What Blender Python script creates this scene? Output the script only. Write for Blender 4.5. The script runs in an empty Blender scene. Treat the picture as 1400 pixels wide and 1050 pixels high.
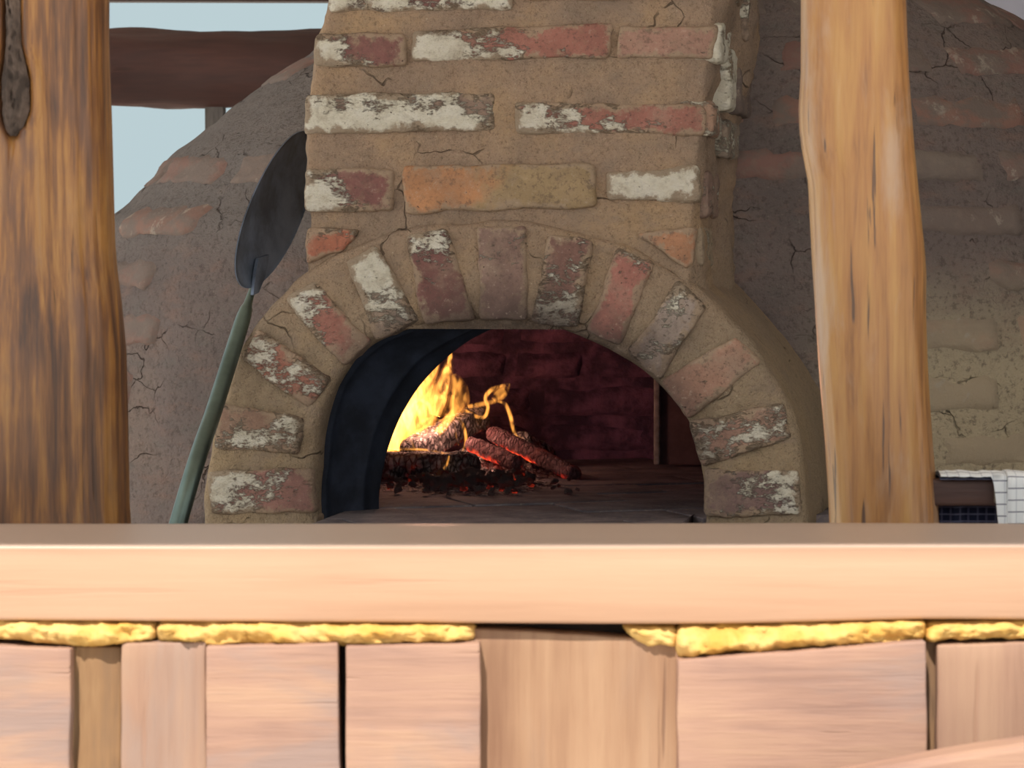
import bpy, math, random
from mathutils import Vector, Matrix, noise as mnoise

SC = bpy.context.scene
COL = SC.collection
PI = math.pi
R_ = math.radians

# ------------------------------------------------------------------ camera, world, sun, exposure
FPX = 4400.0                                   # focal length in pixels of the 1400 px wide frame
CAM = Vector((0.0, 0.0, 1.35))
PITCH = math.atan(200.0 / FPX)                 # horizon 200 px above the frame centre
cam_d = bpy.data.cameras.new('camera')
cam = bpy.data.objects.new('camera', cam_d)
COL.objects.link(cam)
cam.location = CAM
cam.rotation_euler = (PI / 2 - PITCH, 0, 0)
cam_d.sensor_width = 36.0
cam_d.lens = FPX / 1400.0 * 36.0
cam_d.clip_start = 0.05
cam_d.clip_end = 500
cam_d.dof.use_dof = True
cam_d.dof.focus_distance = 4.0
cam_d.dof.aperture_fstop = 20.0
SC.camera = cam

SUN_EL, SUN_AZ = R_(50), R_(-14)               # sun high behind the camera, a little to the left
world = bpy.data.worlds.new('World')
SC.world = world
world.use_nodes = True
wn = world.node_tree
wn.nodes.clear()
sun_dir = Vector((math.sin(SUN_AZ) * math.cos(SUN_EL), -math.cos(SUN_AZ) * math.cos(SUN_EL), math.sin(SUN_EL)))
# pale hazy daylight sky, smoothly brighter towards the sun as haze is
w_tc = wn.nodes.new('ShaderNodeTexCoord')
w_dot = wn.nodes.new('ShaderNodeVectorMath')
w_dot.operation = 'DOT_PRODUCT'
w_dot.inputs[1].default_value = sun_dir
wn.links.new(w_tc.outputs['Generated'], w_dot.inputs[0])
w_mr = wn.nodes.new('ShaderNodeMapRange')
w_mr.interpolation_type = 'SMOOTHSTEP'
w_mr.inputs['From Min'].default_value = -0.7
w_mr.inputs['From Max'].default_value = 1.0
wn.links.new(w_dot.outputs['Value'], w_mr.inputs['Value'])
w_mix = wn.nodes.new('ShaderNodeMix')
w_mix.data_type = 'RGBA'
w_mix.inputs[6].default_value = (0.485, 0.61, 0.645, 1)
w_mix.inputs[7].default_value = (1.30, 1.30, 1.26, 1)
wn.links.new(w_mr.outputs['Result'], w_mix.inputs[0])
bg = wn.nodes.new('ShaderNodeBackground')
bg.inputs['Strength'].default_value = 1.0
wo = wn.nodes.new('ShaderNodeOutputWorld')
wn.links.new(w_mix.outputs[2], bg.inputs['Color'])
wn.links.new(bg.outputs[0], wo.inputs['Surface'])

sun_d = bpy.data.lights.new('sun', 'SUN')
sun_d.energy = 6.5
sun_d.angle = R_(0.6)
sun_d.color = (1.0, 0.93, 0.84)
sun = bpy.data.objects.new('sun', sun_d)
COL.objects.link(sun)
sdir = Vector((math.sin(SUN_AZ) * math.cos(SUN_EL), -math.cos(SUN_AZ) * math.cos(SUN_EL), math.sin(SUN_EL)))
sun.rotation_euler = sdir.to_track_quat('Z', 'Y').to_euler()
sun.location = (-2, -3, 6)

vs = SC.view_settings
vs.view_transform = 'Standard'
vs.look = 'None'
vs.gamma = 1.0
vs.use_curve_mapping = False
vs.exposure = 0.0

# ------------------------------------------------------------------ picture <-> place
CP, SP = math.cos(PITCH), math.sin(PITCH)

def ray(px, py):
    a, b = (px - 700.0) / FPX, (525.0 - py) / FPX
    return Vector((a, CP + b * SP, -SP + b * CP))

def at(px, py, Y):
    d = ray(px, py)
    return CAM + d * (Y / d.y)

OVEN_ROT = R_(-10)
OVEN_O = at(695, 707, 4.0)                      # middle of the arch mouth, on the hearth
U = Vector((math.cos(OVEN_ROT), math.sin(OVEN_ROT), 0))
V = Vector((-math.sin(OVEN_ROT), math.cos(OVEN_ROT), 0))
HEARTH_Z = OVEN_O.z

def to_local(p):
    d = p - OVEN_O
    return Vector((d.dot(U), d.dot(V), d.z))

def face(px, py, v=0.0):
    """point of the oven's own facade plane (u, v, z) seen at a picture position"""
    d = ray(px, py)
    t = (v - (CAM - OVEN_O).dot(V)) / d.dot(V)
    return to_local(CAM + d * t)

def lerp_tab(tab, x):
    if x <= tab[0][0]:
        return tab[0][1]
    for (x0, y0), (x1, y1) in zip(tab, tab[1:]):
        if x <= x1:
            return y0 + (y1 - y0) * (x - x0) / (x1 - x0)
    return tab[-1][1]

def fbm(p, o=3):
    return mnoise.fractal(p, 1.0, 2.0, o)

def sstep(a, b, x):
    t = max(0.0, min(1.0, (x - a) / (b - a)))
    return t * t * (3 - 2 * t)

# ------------------------------------------------------------------ object helpers
def link(name, me, mat=None, parent=None, loc=None, smooth=True):
    o = bpy.data.objects.new(name, me)
    COL.objects.link(o)
    if mat is not None and not me.materials:
        me.materials.append(mat)
    if parent is not None:
        o.parent = parent
    if loc is not None:
        o.location = loc
    if smooth and me.polygons:
        me.polygons.foreach_set('use_smooth', [True] * len(me.polygons))
    return o

def mesh(name, verts, faces):
    me = bpy.data.meshes.new(name)
    me.from_pydata([tuple(v) for v in verts], [], faces)
    me.update()
    return me

def obj(name, verts, faces, mat, parent=None, origin=None, smooth=True):
    if origin is not None:
        origin = Vector(origin)
        verts = [Vector(v) - origin for v in verts]
    return link(name, mesh(name, verts, faces), mat, parent, origin, smooth)

def tag(o, label, cat, group=None):
    o['label'] = label
    o['category'] = cat
    if group:
        o['group'] = group
    return o

def struct(o):
    o['kind'] = 'structure'
    return o

def empty(name, loc=(0, 0, 0), rz=0.0):
    o = bpy.data.objects.new(name, None)
    o.empty_display_size = 0.1
    COL.objects.link(o)
    o.location = loc
    o.rotation_euler = (0, 0, rz)
    return o

def grid_faces(nu, nv, close_u=False, flip=False):
    """vertices laid out row by row: index = j*(nu) + i"""
    f = []
    for j in range(nv - 1):
        for i in range(nu if close_u else nu - 1):
            a, b = j * nu + i, j * nu + (i + 1) % nu
            c, d = b + nu, a + nu
            f.append((a, d, c, b) if flip else (a, b, c, d))
    return f

def rbox(hx, hy, hz, r, step, nmin=1):
    """rounded box shell, half sizes, with narrow rows along its arrises; returns verts, faces"""
    H = (hx, hy, hz)
    C3 = []
    for h in H:
        rr = min(r, h * 0.9)
        inner = max(nmin, int(math.ceil((2 * h - 2 * rr) / step)))
        C3.append([-h, -h + rr * 0.35] + [-(h - rr) + 2 * (h - rr) * k / inner for k in range(inner + 1)] + [h - rr * 0.35, h])
    n = [len(c) - 1 for c in C3]
    key, verts, faces = {}, [], []
    def vid(ijk):
        if ijk in key:
            return key[ijk]
        p = Vector([C3[k][ijk[k]] for k in range(3)])
        q = Vector([max(-(H[k] - min(r, H[k] * 0.9)), min(H[k] - min(r, H[k] * 0.9), p[k])) for k in range(3)])
        d = p - q
        if d.length > 1e-9:
            p = q + d.normalized() * max(abs(x) for x in d)
        key[ijk] = len(verts)
        verts.append(p)
        return key[ijk]
    for ax in range(3):
        b, c = (ax + 1) % 3, (ax + 2) % 3
        for side in (0, n[ax]):
            for i in range(n[b]):
                for j in range(n[c]):
                    q = []
                    for di, dj in ((0, 0), (1, 0), (1, 1), (0, 1)):
                        ijk = [0, 0, 0]
                        ijk[ax], ijk[b], ijk[c] = side, i + di, j + dj
                        q.append(vid(tuple(ijk)))
                    faces.append(tuple(q) if side else tuple(reversed(q)))
    return verts, faces

def frame_tube(pts, radii, seg=10, squash=None, cap=True):
    pts = [Vector(p) for p in pts]
    verts, faces = [], []
    n = len(pts)
    ref = Vector((0, 1, 0))
    for i, p in enumerate(pts):
        t = (pts[min(i + 1, n - 1)] - pts[max(i - 1, 0)]).normalized()
        a = t.cross(ref)
        if a.length < 1e-4:
            a = t.cross(Vector((1, 0, 0)))
        a.normalize()
        b = a.cross(t).normalized()
        ra = radii[i]
        sq = squash[i] if squash else 1.0
        for k in range(seg):
            th = 2 * PI * k / seg
            verts.append(p + a * math.cos(th) * ra + b * math.sin(th) * ra * sq)
    faces = grid_faces(seg, n, True)
    if cap:
        faces.append(tuple(reversed(range(seg))))
        faces.append(tuple(range((n - 1) * seg, n * seg)))
    return verts, faces

def resample(pts, vals, n):
    """Catmull-Rom through pts with the values carried along"""
    pts = [Vector(p) for p in pts]
    m = len(pts) - 1
    P, W = [], []
    for k in range(n):
        x = k / (n - 1) * m
        i = min(int(x), m - 1)
        t = x - i
        p0, p1, p2, p3 = pts[max(i - 1, 0)], pts[i], pts[i + 1], pts[min(i + 2, m)]
        P.append(0.5 * (2 * p1 + (p2 - p0) * t + (2 * p0 - 5 * p1 + 4 * p2 - p3) * t * t + (3 * p1 - p0 - 3 * p2 + p3) * t ** 3))
        W.append(vals[i] + (vals[i + 1] - vals[i]) * t)
    return P, W

# ------------------------------------------------------------------ material helpers
class Mat:
    def __init__(self, name, rough=0.85, spec=0.3):
        self.m = bpy.data.materials.new(name)
        self.m.use_nodes = True
        self.nt = self.m.node_tree
        self.nt.nodes.clear()
        self.out = self.n('ShaderNodeOutputMaterial')
        self.b = self.n('ShaderNodeBsdfPrincipled')
        self.b.inputs['Roughness'].default_value = rough
        self.b.inputs['Specular IOR Level'].default_value = spec
        self.l(self.b.outputs[0], self.out.inputs['Surface'])
        self.tc = self.n('ShaderNodeTexCoord')
    def n(self, t, **kw):
        x = self.nt.nodes.new(t)
        for k, v in kw.items():
            setattr(x, k, v)
        return x
    def l(self, a, b):
        self.nt.links.new(a, b)
    def set(self, sock, v):
        if isinstance(v, (int, float)):
            sock.default_value = v
        elif isinstance(v, (tuple, list, Vector)):
            v = tuple(v)
            if sock.type == 'RGBA' and len(v) == 3:
                v = v + (1,)
            sock.default_value = v
        else:
            self.l(v, sock)
    def map(self, vec=None, scale=(1, 1, 1), loc=(0, 0, 0), rot=(0, 0, 0)):
        m = self.n('ShaderNodeMapping')
        self.l(vec or self.tc.outputs['Object'], m.inputs['Vector'])
        self.set(m.inputs['Scale'], scale)
        self.set(m.inputs['Location'], loc)
        self.set(m.inputs['Rotation'], rot)
        return m.outputs[0]
    def noise(self, vec, scale, detail=4, rough=0.55, dist=0.0, dim4=None):
        t = self.n('ShaderNodeTexNoise')
        if dim4 is not None:
            t.noise_dimensions = '4D'
            self.set(t.inputs['W'], dim4)
        self.l(vec, t.inputs['Vector'])
        self.set(t.inputs['Scale'], scale)
        self.set(t.inputs['Detail'], detail)
        self.set(t.inputs['Roughness'], rough)
        self.set(t.inputs['Distortion'], dist)
        return t.outputs['Fac']
    def math(self, op, a, b=0.0, clamp=False):
        t = self.n('ShaderNodeMath', operation=op, use_clamp=clamp)
        self.set(t.inputs[0], a)
        self.set(t.inputs[1], b)
        return t.outputs[0]
    def step(self, x, lo, hi):
        t = self.n('ShaderNodeMapRange', interpolation_type='SMOOTHSTEP')
        self.set(t.inputs['Value'], x)
        self.set(t.inputs['From Min'], lo)
        self.set(t.inputs['From Max'], hi)
        return t.outputs['Result']
    def mix(self, f, a, b):
        t = self.n('ShaderNodeMix', data_type='RGBA')
        self.set(t.inputs[0], f)
        self.set(t.inputs[6], a)
        self.set(t.inputs[7], b)
        return t.outputs[2]
    def ramp(self, f, stops):
        t = self.n('ShaderNodeValToRGB')
        self.l(f, t.inputs[0])
        e = t.color_ramp.elements
        while len(e) > 1:
            e.remove(e[-1])
        for i, (p, c) in enumerate(stops):
            el = e[0] if i == 0 else e.new(p)
            el.position = p
            el.color = tuple(c) + (1,)
        return t.outputs[0]
    def bump(self, h, strength=0.5, dist=0.01, base=None):
        t = self.n('ShaderNodeBump')
        self.set(t.inputs['Strength'], strength)
        self.set(t.inputs['Distance'], dist)
        self.l(h, t.inputs['Height'])
        if base:
            self.l(base, t.inputs['Normal'])
        return t.outputs[0]
    def color(self, c):
        self.set(self.b.inputs['Base Color'], c)
    def normal(self, n):
        self.l(n, self.b.inputs['Normal'])

oven = empty('pizza_oven', OVEN_O, OVEN_ROT)
tag(oven, 'domed clay and brick wood-fired pizza oven with brick arch and square chimney', 'oven')

def oven_coords(M):
    t = M.n('ShaderNodeTexCoord')
    t.object = oven
    return t.outputs['Object']

def soot_mask(M, lo=0.238, hi=0.325):
    """soot left by the fire on the masonry around the arch mouth"""
    oc = oven_coords(M)
    s = M.n('ShaderNodeSeparateXYZ')
    M.l(oc, s.inputs[0])
    z = M.math('ADD', s.outputs[2], 0.0)
    d = M.math('SQRT', M.math('ADD', M.math('MULTIPLY', s.outputs[0], s.outputs[0]), M.math('MULTIPLY', z, z)))
    d = M.math('ADD', d, M.math('MULTIPLY', M.math('SUBTRACT', M.noise(oc, 30, 3), 0.5), 0.05))
    ring = M.step(d, hi, lo)
    # the smoke rises: the crown of the arch is blacker than its feet
    up = M.step(s.outputs[2], -0.05, 0.22)
    return M.math('MULTIPLY', ring, M.math('ADD', M.math('MULTIPLY', up, 0.75), 0.2)), oc, s

def brick_material():
    M = Mat('weathered_brick', 0.92, 0.15)
    oi = M.n('ShaderNodeObjectInfo')
    att = M.n('ShaderNodeAttribute', attribute_type='OBJECT', attribute_name='white_bias')
    oc = M.tc.outputs['Object']
    W = M.math('MULTIPLY', oi.outputs['Random'], 37.0)
    att2 = M.n('ShaderNodeAttribute', attribute_type='OBJECT', attribute_name='second_tint')
    edg = M.n('ShaderNodeAttribute', attribute_type='GEOMETRY', attribute_name='edge')
    sx = M.n('ShaderNodeSeparateXYZ')
    M.l(oc, sx.inputs[0])
    base = M.mix(M.step(M.math('ADD', sx.outputs[0], M.math('MULTIPLY', M.math('SUBTRACT', M.noise(oc, 24, 4, 0.6, 0, W), 0.5), 0.22)), -0.05, 0.01), oi.outputs['Color'], att2.outputs['Color'])
    n1 = M.noise(oc, 22, 5, 0.6, 0, W)
    n2 = M.noise(oc, 90, 4, 0.6, 0, W)
    c = M.mix(M.step(n1, 0.35, 0.7), M.mix(0.72, (0.06, 0.04, 0.035), base), base)
    c = M.mix(M.math('MULTIPLY', M.step(n2, 0.5, 0.75), 0.35), c, (0.30, 0.21, 0.145))
    # lime left on the faces
    dot = M.n('ShaderNodeVectorMath', operation='DOT_PRODUCT')
    M.l(oc, dot.inputs[0])
    M.l(att.outputs['Vector'], dot.inputs[1])
    big = M.noise(M.map(oc, (1, 1, 1.7)), 26, 6, 0.68, 0.3, M.math('ADD', W, 5.0))
    w = M.math('ADD', M.math('ADD', M.math('MULTIPLY', M.math('SUBTRACT', big, 0.5), 2.6), dot.outputs['Value']), M.math('SUBTRACT', oi.outputs['Alpha'], 0.5))
    grain = M.noise(M.map(oc, (1, 1, 2.2)), 170, 4, 0.7, 0, W)
    w = M.math('ADD', w, M.math('MULTIPLY', M.math('SUBTRACT', grain, 0.5), 1.1))
    wm = M.step(w, -0.06, 0.20)
    tone = M.noise(oc, 60, 3, 0.6, 0, W)
    c = M.mix(M.math('MULTIPLY', wm, 0.92), c, M.ramp(tone, [(0.3, (0.62, 0.57, 0.46)), (0.48, (0.84, 0.81, 0.69)), (0.7, (0.90, 0.88, 0.79))]))
    # mortar smeared over the arrises and dusted on the faces
    sn = M.noise(oc, 42, 5, 0.65, 0, M.math('ADD', W, 3.0))
    sme = M.math('SUBTRACT', M.math('MULTIPLY', M.math('SUBTRACT', sn, 0.40), 0.055), edg.outputs['Fac'])
    c = M.mix(M.math('MULTIPLY', M.step(sme, -0.004, 0.003), 0.9), c, (0.37, 0.28, 0.20))
    c = M.mix(M.math('MULTIPLY', M.step(M.noise(oc, 15, 5, 0.7, 0, M.math('ADD', W, 7.0)), 0.48, 0.68), M.math('SUBTRACT', 0.55, M.math('MULTIPLY', wm, 0.45))), c, (0.36, 0.275, 0.21))
    pit = M.noise(oc, 240, 3, 0.6, 0, W)
    c = M.mix(M.step(pit, 0.36, 0.27), c, (0.09, 0.06, 0.05))
    sm, _, _ = soot_mask(M)
    c = M.mix(M.math('MULTIPLY', sm, 0.92), c, (0.075, 0.055, 0.053))
    mic = M.noise(oc, 150, 5, 0.75, 0, M.math('ADD', W, 2.0))
    c = M.mix(M.math('MULTIPLY', M.step(mic, 0.50, 0.34), M.math('SUBTRACT', 0.55, M.math('MULTIPLY', wm, 0.4))), c, (0.11, 0.08, 0.07))
    c = M.mix(M.math('MULTIPLY', M.step(mic, 0.56, 0.70), 0.35), c, (0.60, 0.50, 0.41))
    M.color(c)
    h = M.math('ADD', M.math('MULTIPLY', n2, 0.5), M.math('ADD', M.math('MULTIPLY', grain, M.math('ADD', M.math('MULTIPLY', wm, 0.8), 0.25)), M.math('MULTIPLY', wm, 0.25)))
    M.normal(M.bump(h, 1.0, 0.005))
    return M.m

def mortar_material():
    M = Mat('sandy_clay_mortar', 0.95, 0.1)
    sm, oc, s = soot_mask(M, 0.24, 0.30)
    n1 = M.noise(oc, 7, 5, 0.6)
    n2 = M.noise(oc, 45, 4, 0.6)
    n3 = M.noise(oc, 420, 2, 0.6)
    c = M.ramp(n1, [(0.32, (0.28, 0.21, 0.165)), (0.5, (0.37, 0.265, 0.19)), (0.66, (0.44, 0.305, 0.19))])
    c = M.mix(M.math('MULTIPLY', M.step(n2, 0.45, 0.75), 0.4), c, (0.28, 0.22, 0.165))
    # the lower mortar is greyer-green than that of the chimney
    low = M.step(s.outputs[2], 0.42, 0.12)
    c = M.mix(M.math('MULTIPLY', low, 0.5), c, (0.33, 0.275, 0.18))
    c = M.mix(M.math('MULTIPLY', M.step(n3, 0.66, 0.76), 0.7), c, (0.62, 0.53, 0.41))
    c = M.mix(M.math('MULTIPLY', M.step(n3, 0.40, 0.28), 0.6), c, (0.13, 0.09, 0.065))
    # hair cracks
    vor = M.n('ShaderNodeTexVoronoi', feature='DISTANCE_TO_EDGE')
    wob = M.n('ShaderNodeVectorMath', operation='ADD')
    nz = M.n('ShaderNodeTexNoise')
    M.l(oc, nz.inputs['Vector'])
    nz.inputs['Scale'].default_value = 25
    sc = M.n('ShaderNodeVectorMath', operation='SCALE')
    M.l(nz.outputs['Color'], sc.inputs[0])
    sc.inputs['Scale'].default_value = 0.05
    M.l(oc, wob.inputs[0])
    M.l(sc.outputs[0], wob.inputs[1])
    M.l(wob.outputs[0], vor.inputs['Vector'])
    vor.inputs['Scale'].default_value = 7.5
    crack = M.math('MULTIPLY', M.step(vor.outputs['Distance'], 0.009, 0.002), M.step(M.noise(oc, 11, 2), 0.52, 0.62))
    c = M.mix(M.math('MULTIPLY', crack, 0.6), c, (0.03, 0.022, 0.018))
    c = M.mix(M.math('MULTIPLY', sm, 0.9), c, (0.07, 0.052, 0.045))
    mic = M.noise(oc, 170, 5, 0.78)
    c = M.mix(M.math('MULTIPLY', M.step(mic, 0.50, 0.34), 0.5), c, (0.15, 0.105, 0.075))
    c = M.mix(M.math('MULTIPLY', M.step(mic, 0.57, 0.72), 0.3), c, (0.60, 0.49, 0.37))
    n4 = M.noise(M.map(oc, (1, 1, 2.0)), 17, 4, 0.6)
    c = M.mix(M.math('MULTIPLY', M.step(n4, 0.52, 0.68), 0.45), c, (0.29, 0.225, 0.18))
    M.color(c)
    h = M.math('ADD', M.math('MULTIPLY', n2, 0.8), M.math('MULTIPLY', n3, 0.5))
    h = M.math('SUBTRACT', h, M.math('MULTIPLY', crack, 0.8))
    M.normal(M.bump(h, 1.0, 0.005))
    return M.m

def clay_material():
    M = Mat('cracked_clay_render', 0.95, 0.1)
    oc = oven_coords(M)
    n1 = M.noise(oc, 4.5, 5, 0.6)
    n2 = M.noise(M.map(oc, (1, 1, 2.4)), 16, 5, 0.65)
    n3 = M.noise(oc, 260, 3, 0.6)
    c = M.ramp(n1, [(0.32, (0.17, 0.142, 0.137)), (0.5, (0.21, 0.172, 0.163)), (0.68, (0.255, 0.202, 0.178))])
    c = M.mix(M.math('MULTIPLY', M.step(n2, 0.50, 0.70), 0.45), c, (0.27, 0.175, 0.145))
    c = M.mix(M.math('MULTIPLY', M.step(n2, 0.46, 0.30), 0.5), c, (0.17, 0.16, 0.15))
    c = M.mix(M.math('MULTIPLY', M.step(n3, 0.6, 0.72), 0.3), c, (0.36, 0.31, 0.26))
    s = M.n('ShaderNodeSeparateXYZ')
    M.l(oc, s.inputs[0])
    # brighter ochre light at the foot of the right flank, painted into the colour
    och_lit = M.math('MULTIPLY', M.step(s.outputs[0], 0.3, 0.5), M.step(M.math('ADD', s.outputs[2], M.math('MULTIPLY', n2, 0.1)), 0.40, 0.20))
    c = M.mix(M.math('MULTIPLY', och_lit, 0.85), c, (0.54, 0.46, 0.32))
    # a later grey skim coat covers the upper left flank
    skim = M.math('MULTIPLY', M.step(M.math('ADD', s.outputs[2], M.math('MULTIPLY', M.noise(oc, 8, 4), 0.16)), 0.36, 0.47), M.step(s.outputs[0], 0.0, -0.1))
    c = M.mix(M.math('MULTIPLY', skim, 0.8), c, M.mix(n2, (0.17, 0.155, 0.15), (0.215, 0.195, 0.185)))
    wob = M.n('ShaderNodeVectorMath', operation='ADD')
    nz = M.n('ShaderNodeTexNoise')
    M.l(oc, nz.inputs['Vector'])
    nz.inputs['Scale'].default_value = 18
    nz.inputs['Detail'].default_value = 4
    sc = M.n('ShaderNodeVectorMath', operation='SCALE')
    M.l(nz.outputs['Color'], sc.inputs[0])
    sc.inputs['Scale'].default_value = 0.075
    M.l(M.map(oc, (1, 1, 1.5)), wob.inputs[0])
    M.l(sc.outputs[0], wob.inputs[1])
    vor = M.n('ShaderNodeTexVoronoi', feature='DISTANCE_TO_EDGE')
    M.l(wob.outputs[0], vor.inputs['Vector'])
    vor.inputs['Scale'].default_value = 11
    crack = M.math('MULTIPLY', M.step(vor.outputs['Distance'], 0.014, 0.003), M.step(M.noise(oc, 9, 3), 0.5, 0.62))
    c = M.mix(M.math('MULTIPLY', crack, 0.7), c, (0.03, 0.017, 0.015))
    n5 = M.noise(oc, 120, 4, 0.7)
    c = M.mix(M.math('MULTIPLY', M.step(n5, 0.5, 0.34), 0.5), c, (0.09, 0.072, 0.065))
    M.color(c)
    h = M.math('ADD', M.math('MULTIPLY', n2, 1.0), M.math('ADD', M.math('MULTIPLY', n3, 0.3), M.math('MULTIPLY', n5, 0.5)))
    h = M.math('SUBTRACT', h, M.math('MULTIPLY', crack, 0.7))
    M.normal(M.bump(h, 1.0, 0.008))
    return M.m

def dome_brick_material():
    M = Mat('clay_smeared_brick', 0.95, 0.1)
    oc = oven_coords(M)
    oi = M.n('ShaderNodeObjectInfo')
    n1 = M.noise(M.map(oc, (1, 1, 1.8)), 14, 5, 0.65)
    n2 = M.noise(oc, 60, 4, 0.6)
    n3 = M.noise(oc, 260, 3, 0.6)
    c = M.mix(M.step(n1, 0.42, 0.62), (0.205, 0.165, 0.148), oi.outputs['Color'])
    c = M.mix(M.math('MULTIPLY', M.step(n2, 0.5, 0.7), 0.35), c, (0.27, 0.22, 0.185))
    s = M.n('ShaderNodeSeparateXYZ')
    oo = oven_coords(M)
    M.l(oo, s.inputs[0])
    och_lit = M.math('MULTIPLY', M.step(s.outputs[0], 0.3, 0.5), M.step(M.math('ADD', s.outputs[2], M.math('MULTIPLY', M.noise(M.map(oo, (1, 1, 2.4)), 16, 5, 0.65), 0.1)), 0.40, 0.20))  # the same painted ochre light, carried onto the bricks
    c = M.mix(M.math('MULTIPLY', och_lit, 0.72), c, (0.50, 0.415, 0.29))
    lime = M.math('ADD', M.noise(oc, 34, 5, 0.7), M.math('MULTIPLY', oi.outputs['Alpha'], 0.12))
    c = M.mix(M.math('MULTIPLY', M.step(lime, 0.66, 0.78), 0.6), c, (0.42, 0.38, 0.32))
    M.color(c)
    M.normal(M.bump(M.math('ADD', n2, M.math('MULTIPLY', n3, 0.4)), 0.7, 0.004))
    return M.m

def wood_material(name, stops, axis='Z', freq=26, stretch=0.06, rough=0.5, crack=0.6, crack_col=(0.03, 0.018, 0.012), bump=0.4, spec=0.4, coat=0.0, big=3.0, fine=0.35, crack_w=(0.64, 0.70), patch=None, patch_amt=0.6, patch_f=5.0):
    M = Mat(name, rough, spec)
    oc = M.tc.outputs['Object']
    oi = M.n('ShaderNodeObjectInfo')
    W = M.math('MULTIPLY', oi.outputs['Random'], 23.0)
    def st(k):
        s = [1.0, 1.0, 1.0]
        s['XYZ'.index(axis)] = k
        return tuple(s)
    a = M.noise(M.map(oc, st(stretch * 2.2)), freq, 4, 0.6, 0.4, W)
    b = M.noise(M.map(oc, st(stretch)), freq * 5, 5, 0.65, 0.2, W)
    g = M.noise(oc, big, 3, 0.5, 0, W)
    f = M.math('ADD', M.math('MULTIPLY', a, 0.9), M.math('ADD', M.math('MULTIPLY', M.math('SUBTRACT', b, 0.5), fine), M.math('MULTIPLY', M.math('SUBTRACT', g, 0.5), 0.5)))
    c = M.ramp(f, stops)
    if patch:
        pn = M.noise(M.map(oc, st(0.5 if stretch > 0.055 else 0.25)), patch_f, 5, 0.65, 0.6, M.math('ADD', W, 4.0))
        c = M.mix(M.math('MULTIPLY', M.step(pn, 0.48, 0.64), patch_amt), c, patch)
    k = M.noise(M.map(oc, st(stretch * 1.1)), freq * 3.2, 3, 0.5, 0.1, M.math('ADD', W, 9.0))
    cm = M.math('MULTIPLY', M.step(k, crack_w[0], crack_w[1]), crack)
    c = M.mix(cm, c, crack_col)
    M.color(c)
    M.normal(M.bump(M.math('SUBTRACT', M.math('ADD', M.math('MULTIPLY', b, 0.6), M.math('MULTIPLY', a, 0.5)), cm), bump, 0.004))
    if coat:
        M.b.inputs['Coat Weight'].default_value = coat
        M.b.inputs['Coat Roughness'].default_value = 0.28
    return M.m

BRICK = brick_material()
MORTAR = mortar_material()
CLAY = clay_material()
DBRICK = dome_brick_material()
POST_A = wood_material('varnished_log_wood', [(0.3, (0.085, 0.042, 0.026)), (0.42, (0.20, 0.088, 0.036)), (0.5, (0.33, 0.15, 0.045)), (0.58, (0.42, 0.21, 0.062)), (0.70, (0.36, 0.20, 0.11))], 'Z', 38, 0.045, 0.42, 0.6, coat=0.35, big=6, fine=0.6, patch=(0.17, 0.085, 0.055), patch_amt=0.75, patch_f=16)
POST_B = wood_material('honey_varnished_log_wood', [(0.25, (0.24, 0.11, 0.05)), (0.38, (0.42, 0.20, 0.07)), (0.5, (0.50, 0.27, 0.09)), (0.62, (0.55, 0.33, 0.14)), (0.75, (0.46, 0.30, 0.17))], 'Z', 40, 0.04, 0.4, 0.8, (0.07, 0.045, 0.04), coat=0.4, big=6, fine=0.35, crack_w=(0.63, 0.68), patch=(0.50, 0.34, 0.235), patch_amt=0.8, patch_f=15)
BARK = wood_material('grey_bark', [(0.3, (0.06, 0.045, 0.038)), (0.5, (0.15, 0.11, 0.09)), (0.7, (0.30, 0.22, 0.17))], 'Z', 40, 0.25, 0.9, 0.8, bump=0.9)
BEAM = wood_material('dark_stained_log', [(0.3, (0.055, 0.026, 0.024)), (0.5, (0.085, 0.036, 0.030)), (0.7, (0.13, 0.05, 0.038))], 'X', 18, 0.07, 0.6, 0.4)
GREYWOOD = wood_material('weathered_grey_wood', [(0.3, (0.10, 0.09, 0.085)), (0.6, (0.22, 0.20, 0.19))], 'Z', 60, 0.06, 0.85, 0.8)
RAIL = wood_material('planed_peach_timber', [(0.25, (0.35, 0.20, 0.125)), (0.5, (0.42, 0.255, 0.165)), (0.75, (0.455, 0.285, 0.19))], 'X', 18, 0.05, 0.45, 0.25, (0.34, 0.19, 0.12), bump=0.25, coat=0.35, big=1.5)
BLOCKX = wood_material('sawn_block_wood', [(0.25, (0.24, 0.145, 0.115)), (0.45, (0.315, 0.19, 0.14)), (0.65, (0.36, 0.225, 0.155)), (0.8, (0.26, 0.18, 0.15))], 'X', 36, 0.05, 0.75, 0.5, (0.30, 0.17, 0.12), bump=0.5, big=9, patch=(0.235, 0.175, 0.16), patch_amt=0.75, patch_f=11)
BLOCKZ = wood_material('upright_board_wood', [(0.25, (0.205, 0.115, 0.08)), (0.45, (0.275, 0.165, 0.115)), (0.65, (0.32, 0.20, 0.135)), (0.8, (0.27, 0.18, 0.14))], 'Z', 30, 0.05, 0.7, 0.35, (0.26, 0.14, 0.09), bump=0.4, big=8, patch=(0.25, 0.18, 0.15), patch_amt=0.7, patch_f=10)
PLANK = wood_material('golden_plank_wood', [(0.25, (0.20, 0.105, 0.062)), (0.45, (0.275, 0.16, 0.095)), (0.65, (0.33, 0.205, 0.125)), (0.8, (0.26, 0.17, 0.12))], 'Z', 34, 0.03, 0.65, 0.6, (0.12, 0.06, 0.04), bump=0.4, big=8, crack_w=(0.66, 0.70), patch=(0.27, 0.175, 0.12), patch_amt=0.6, patch_f=12)
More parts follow.
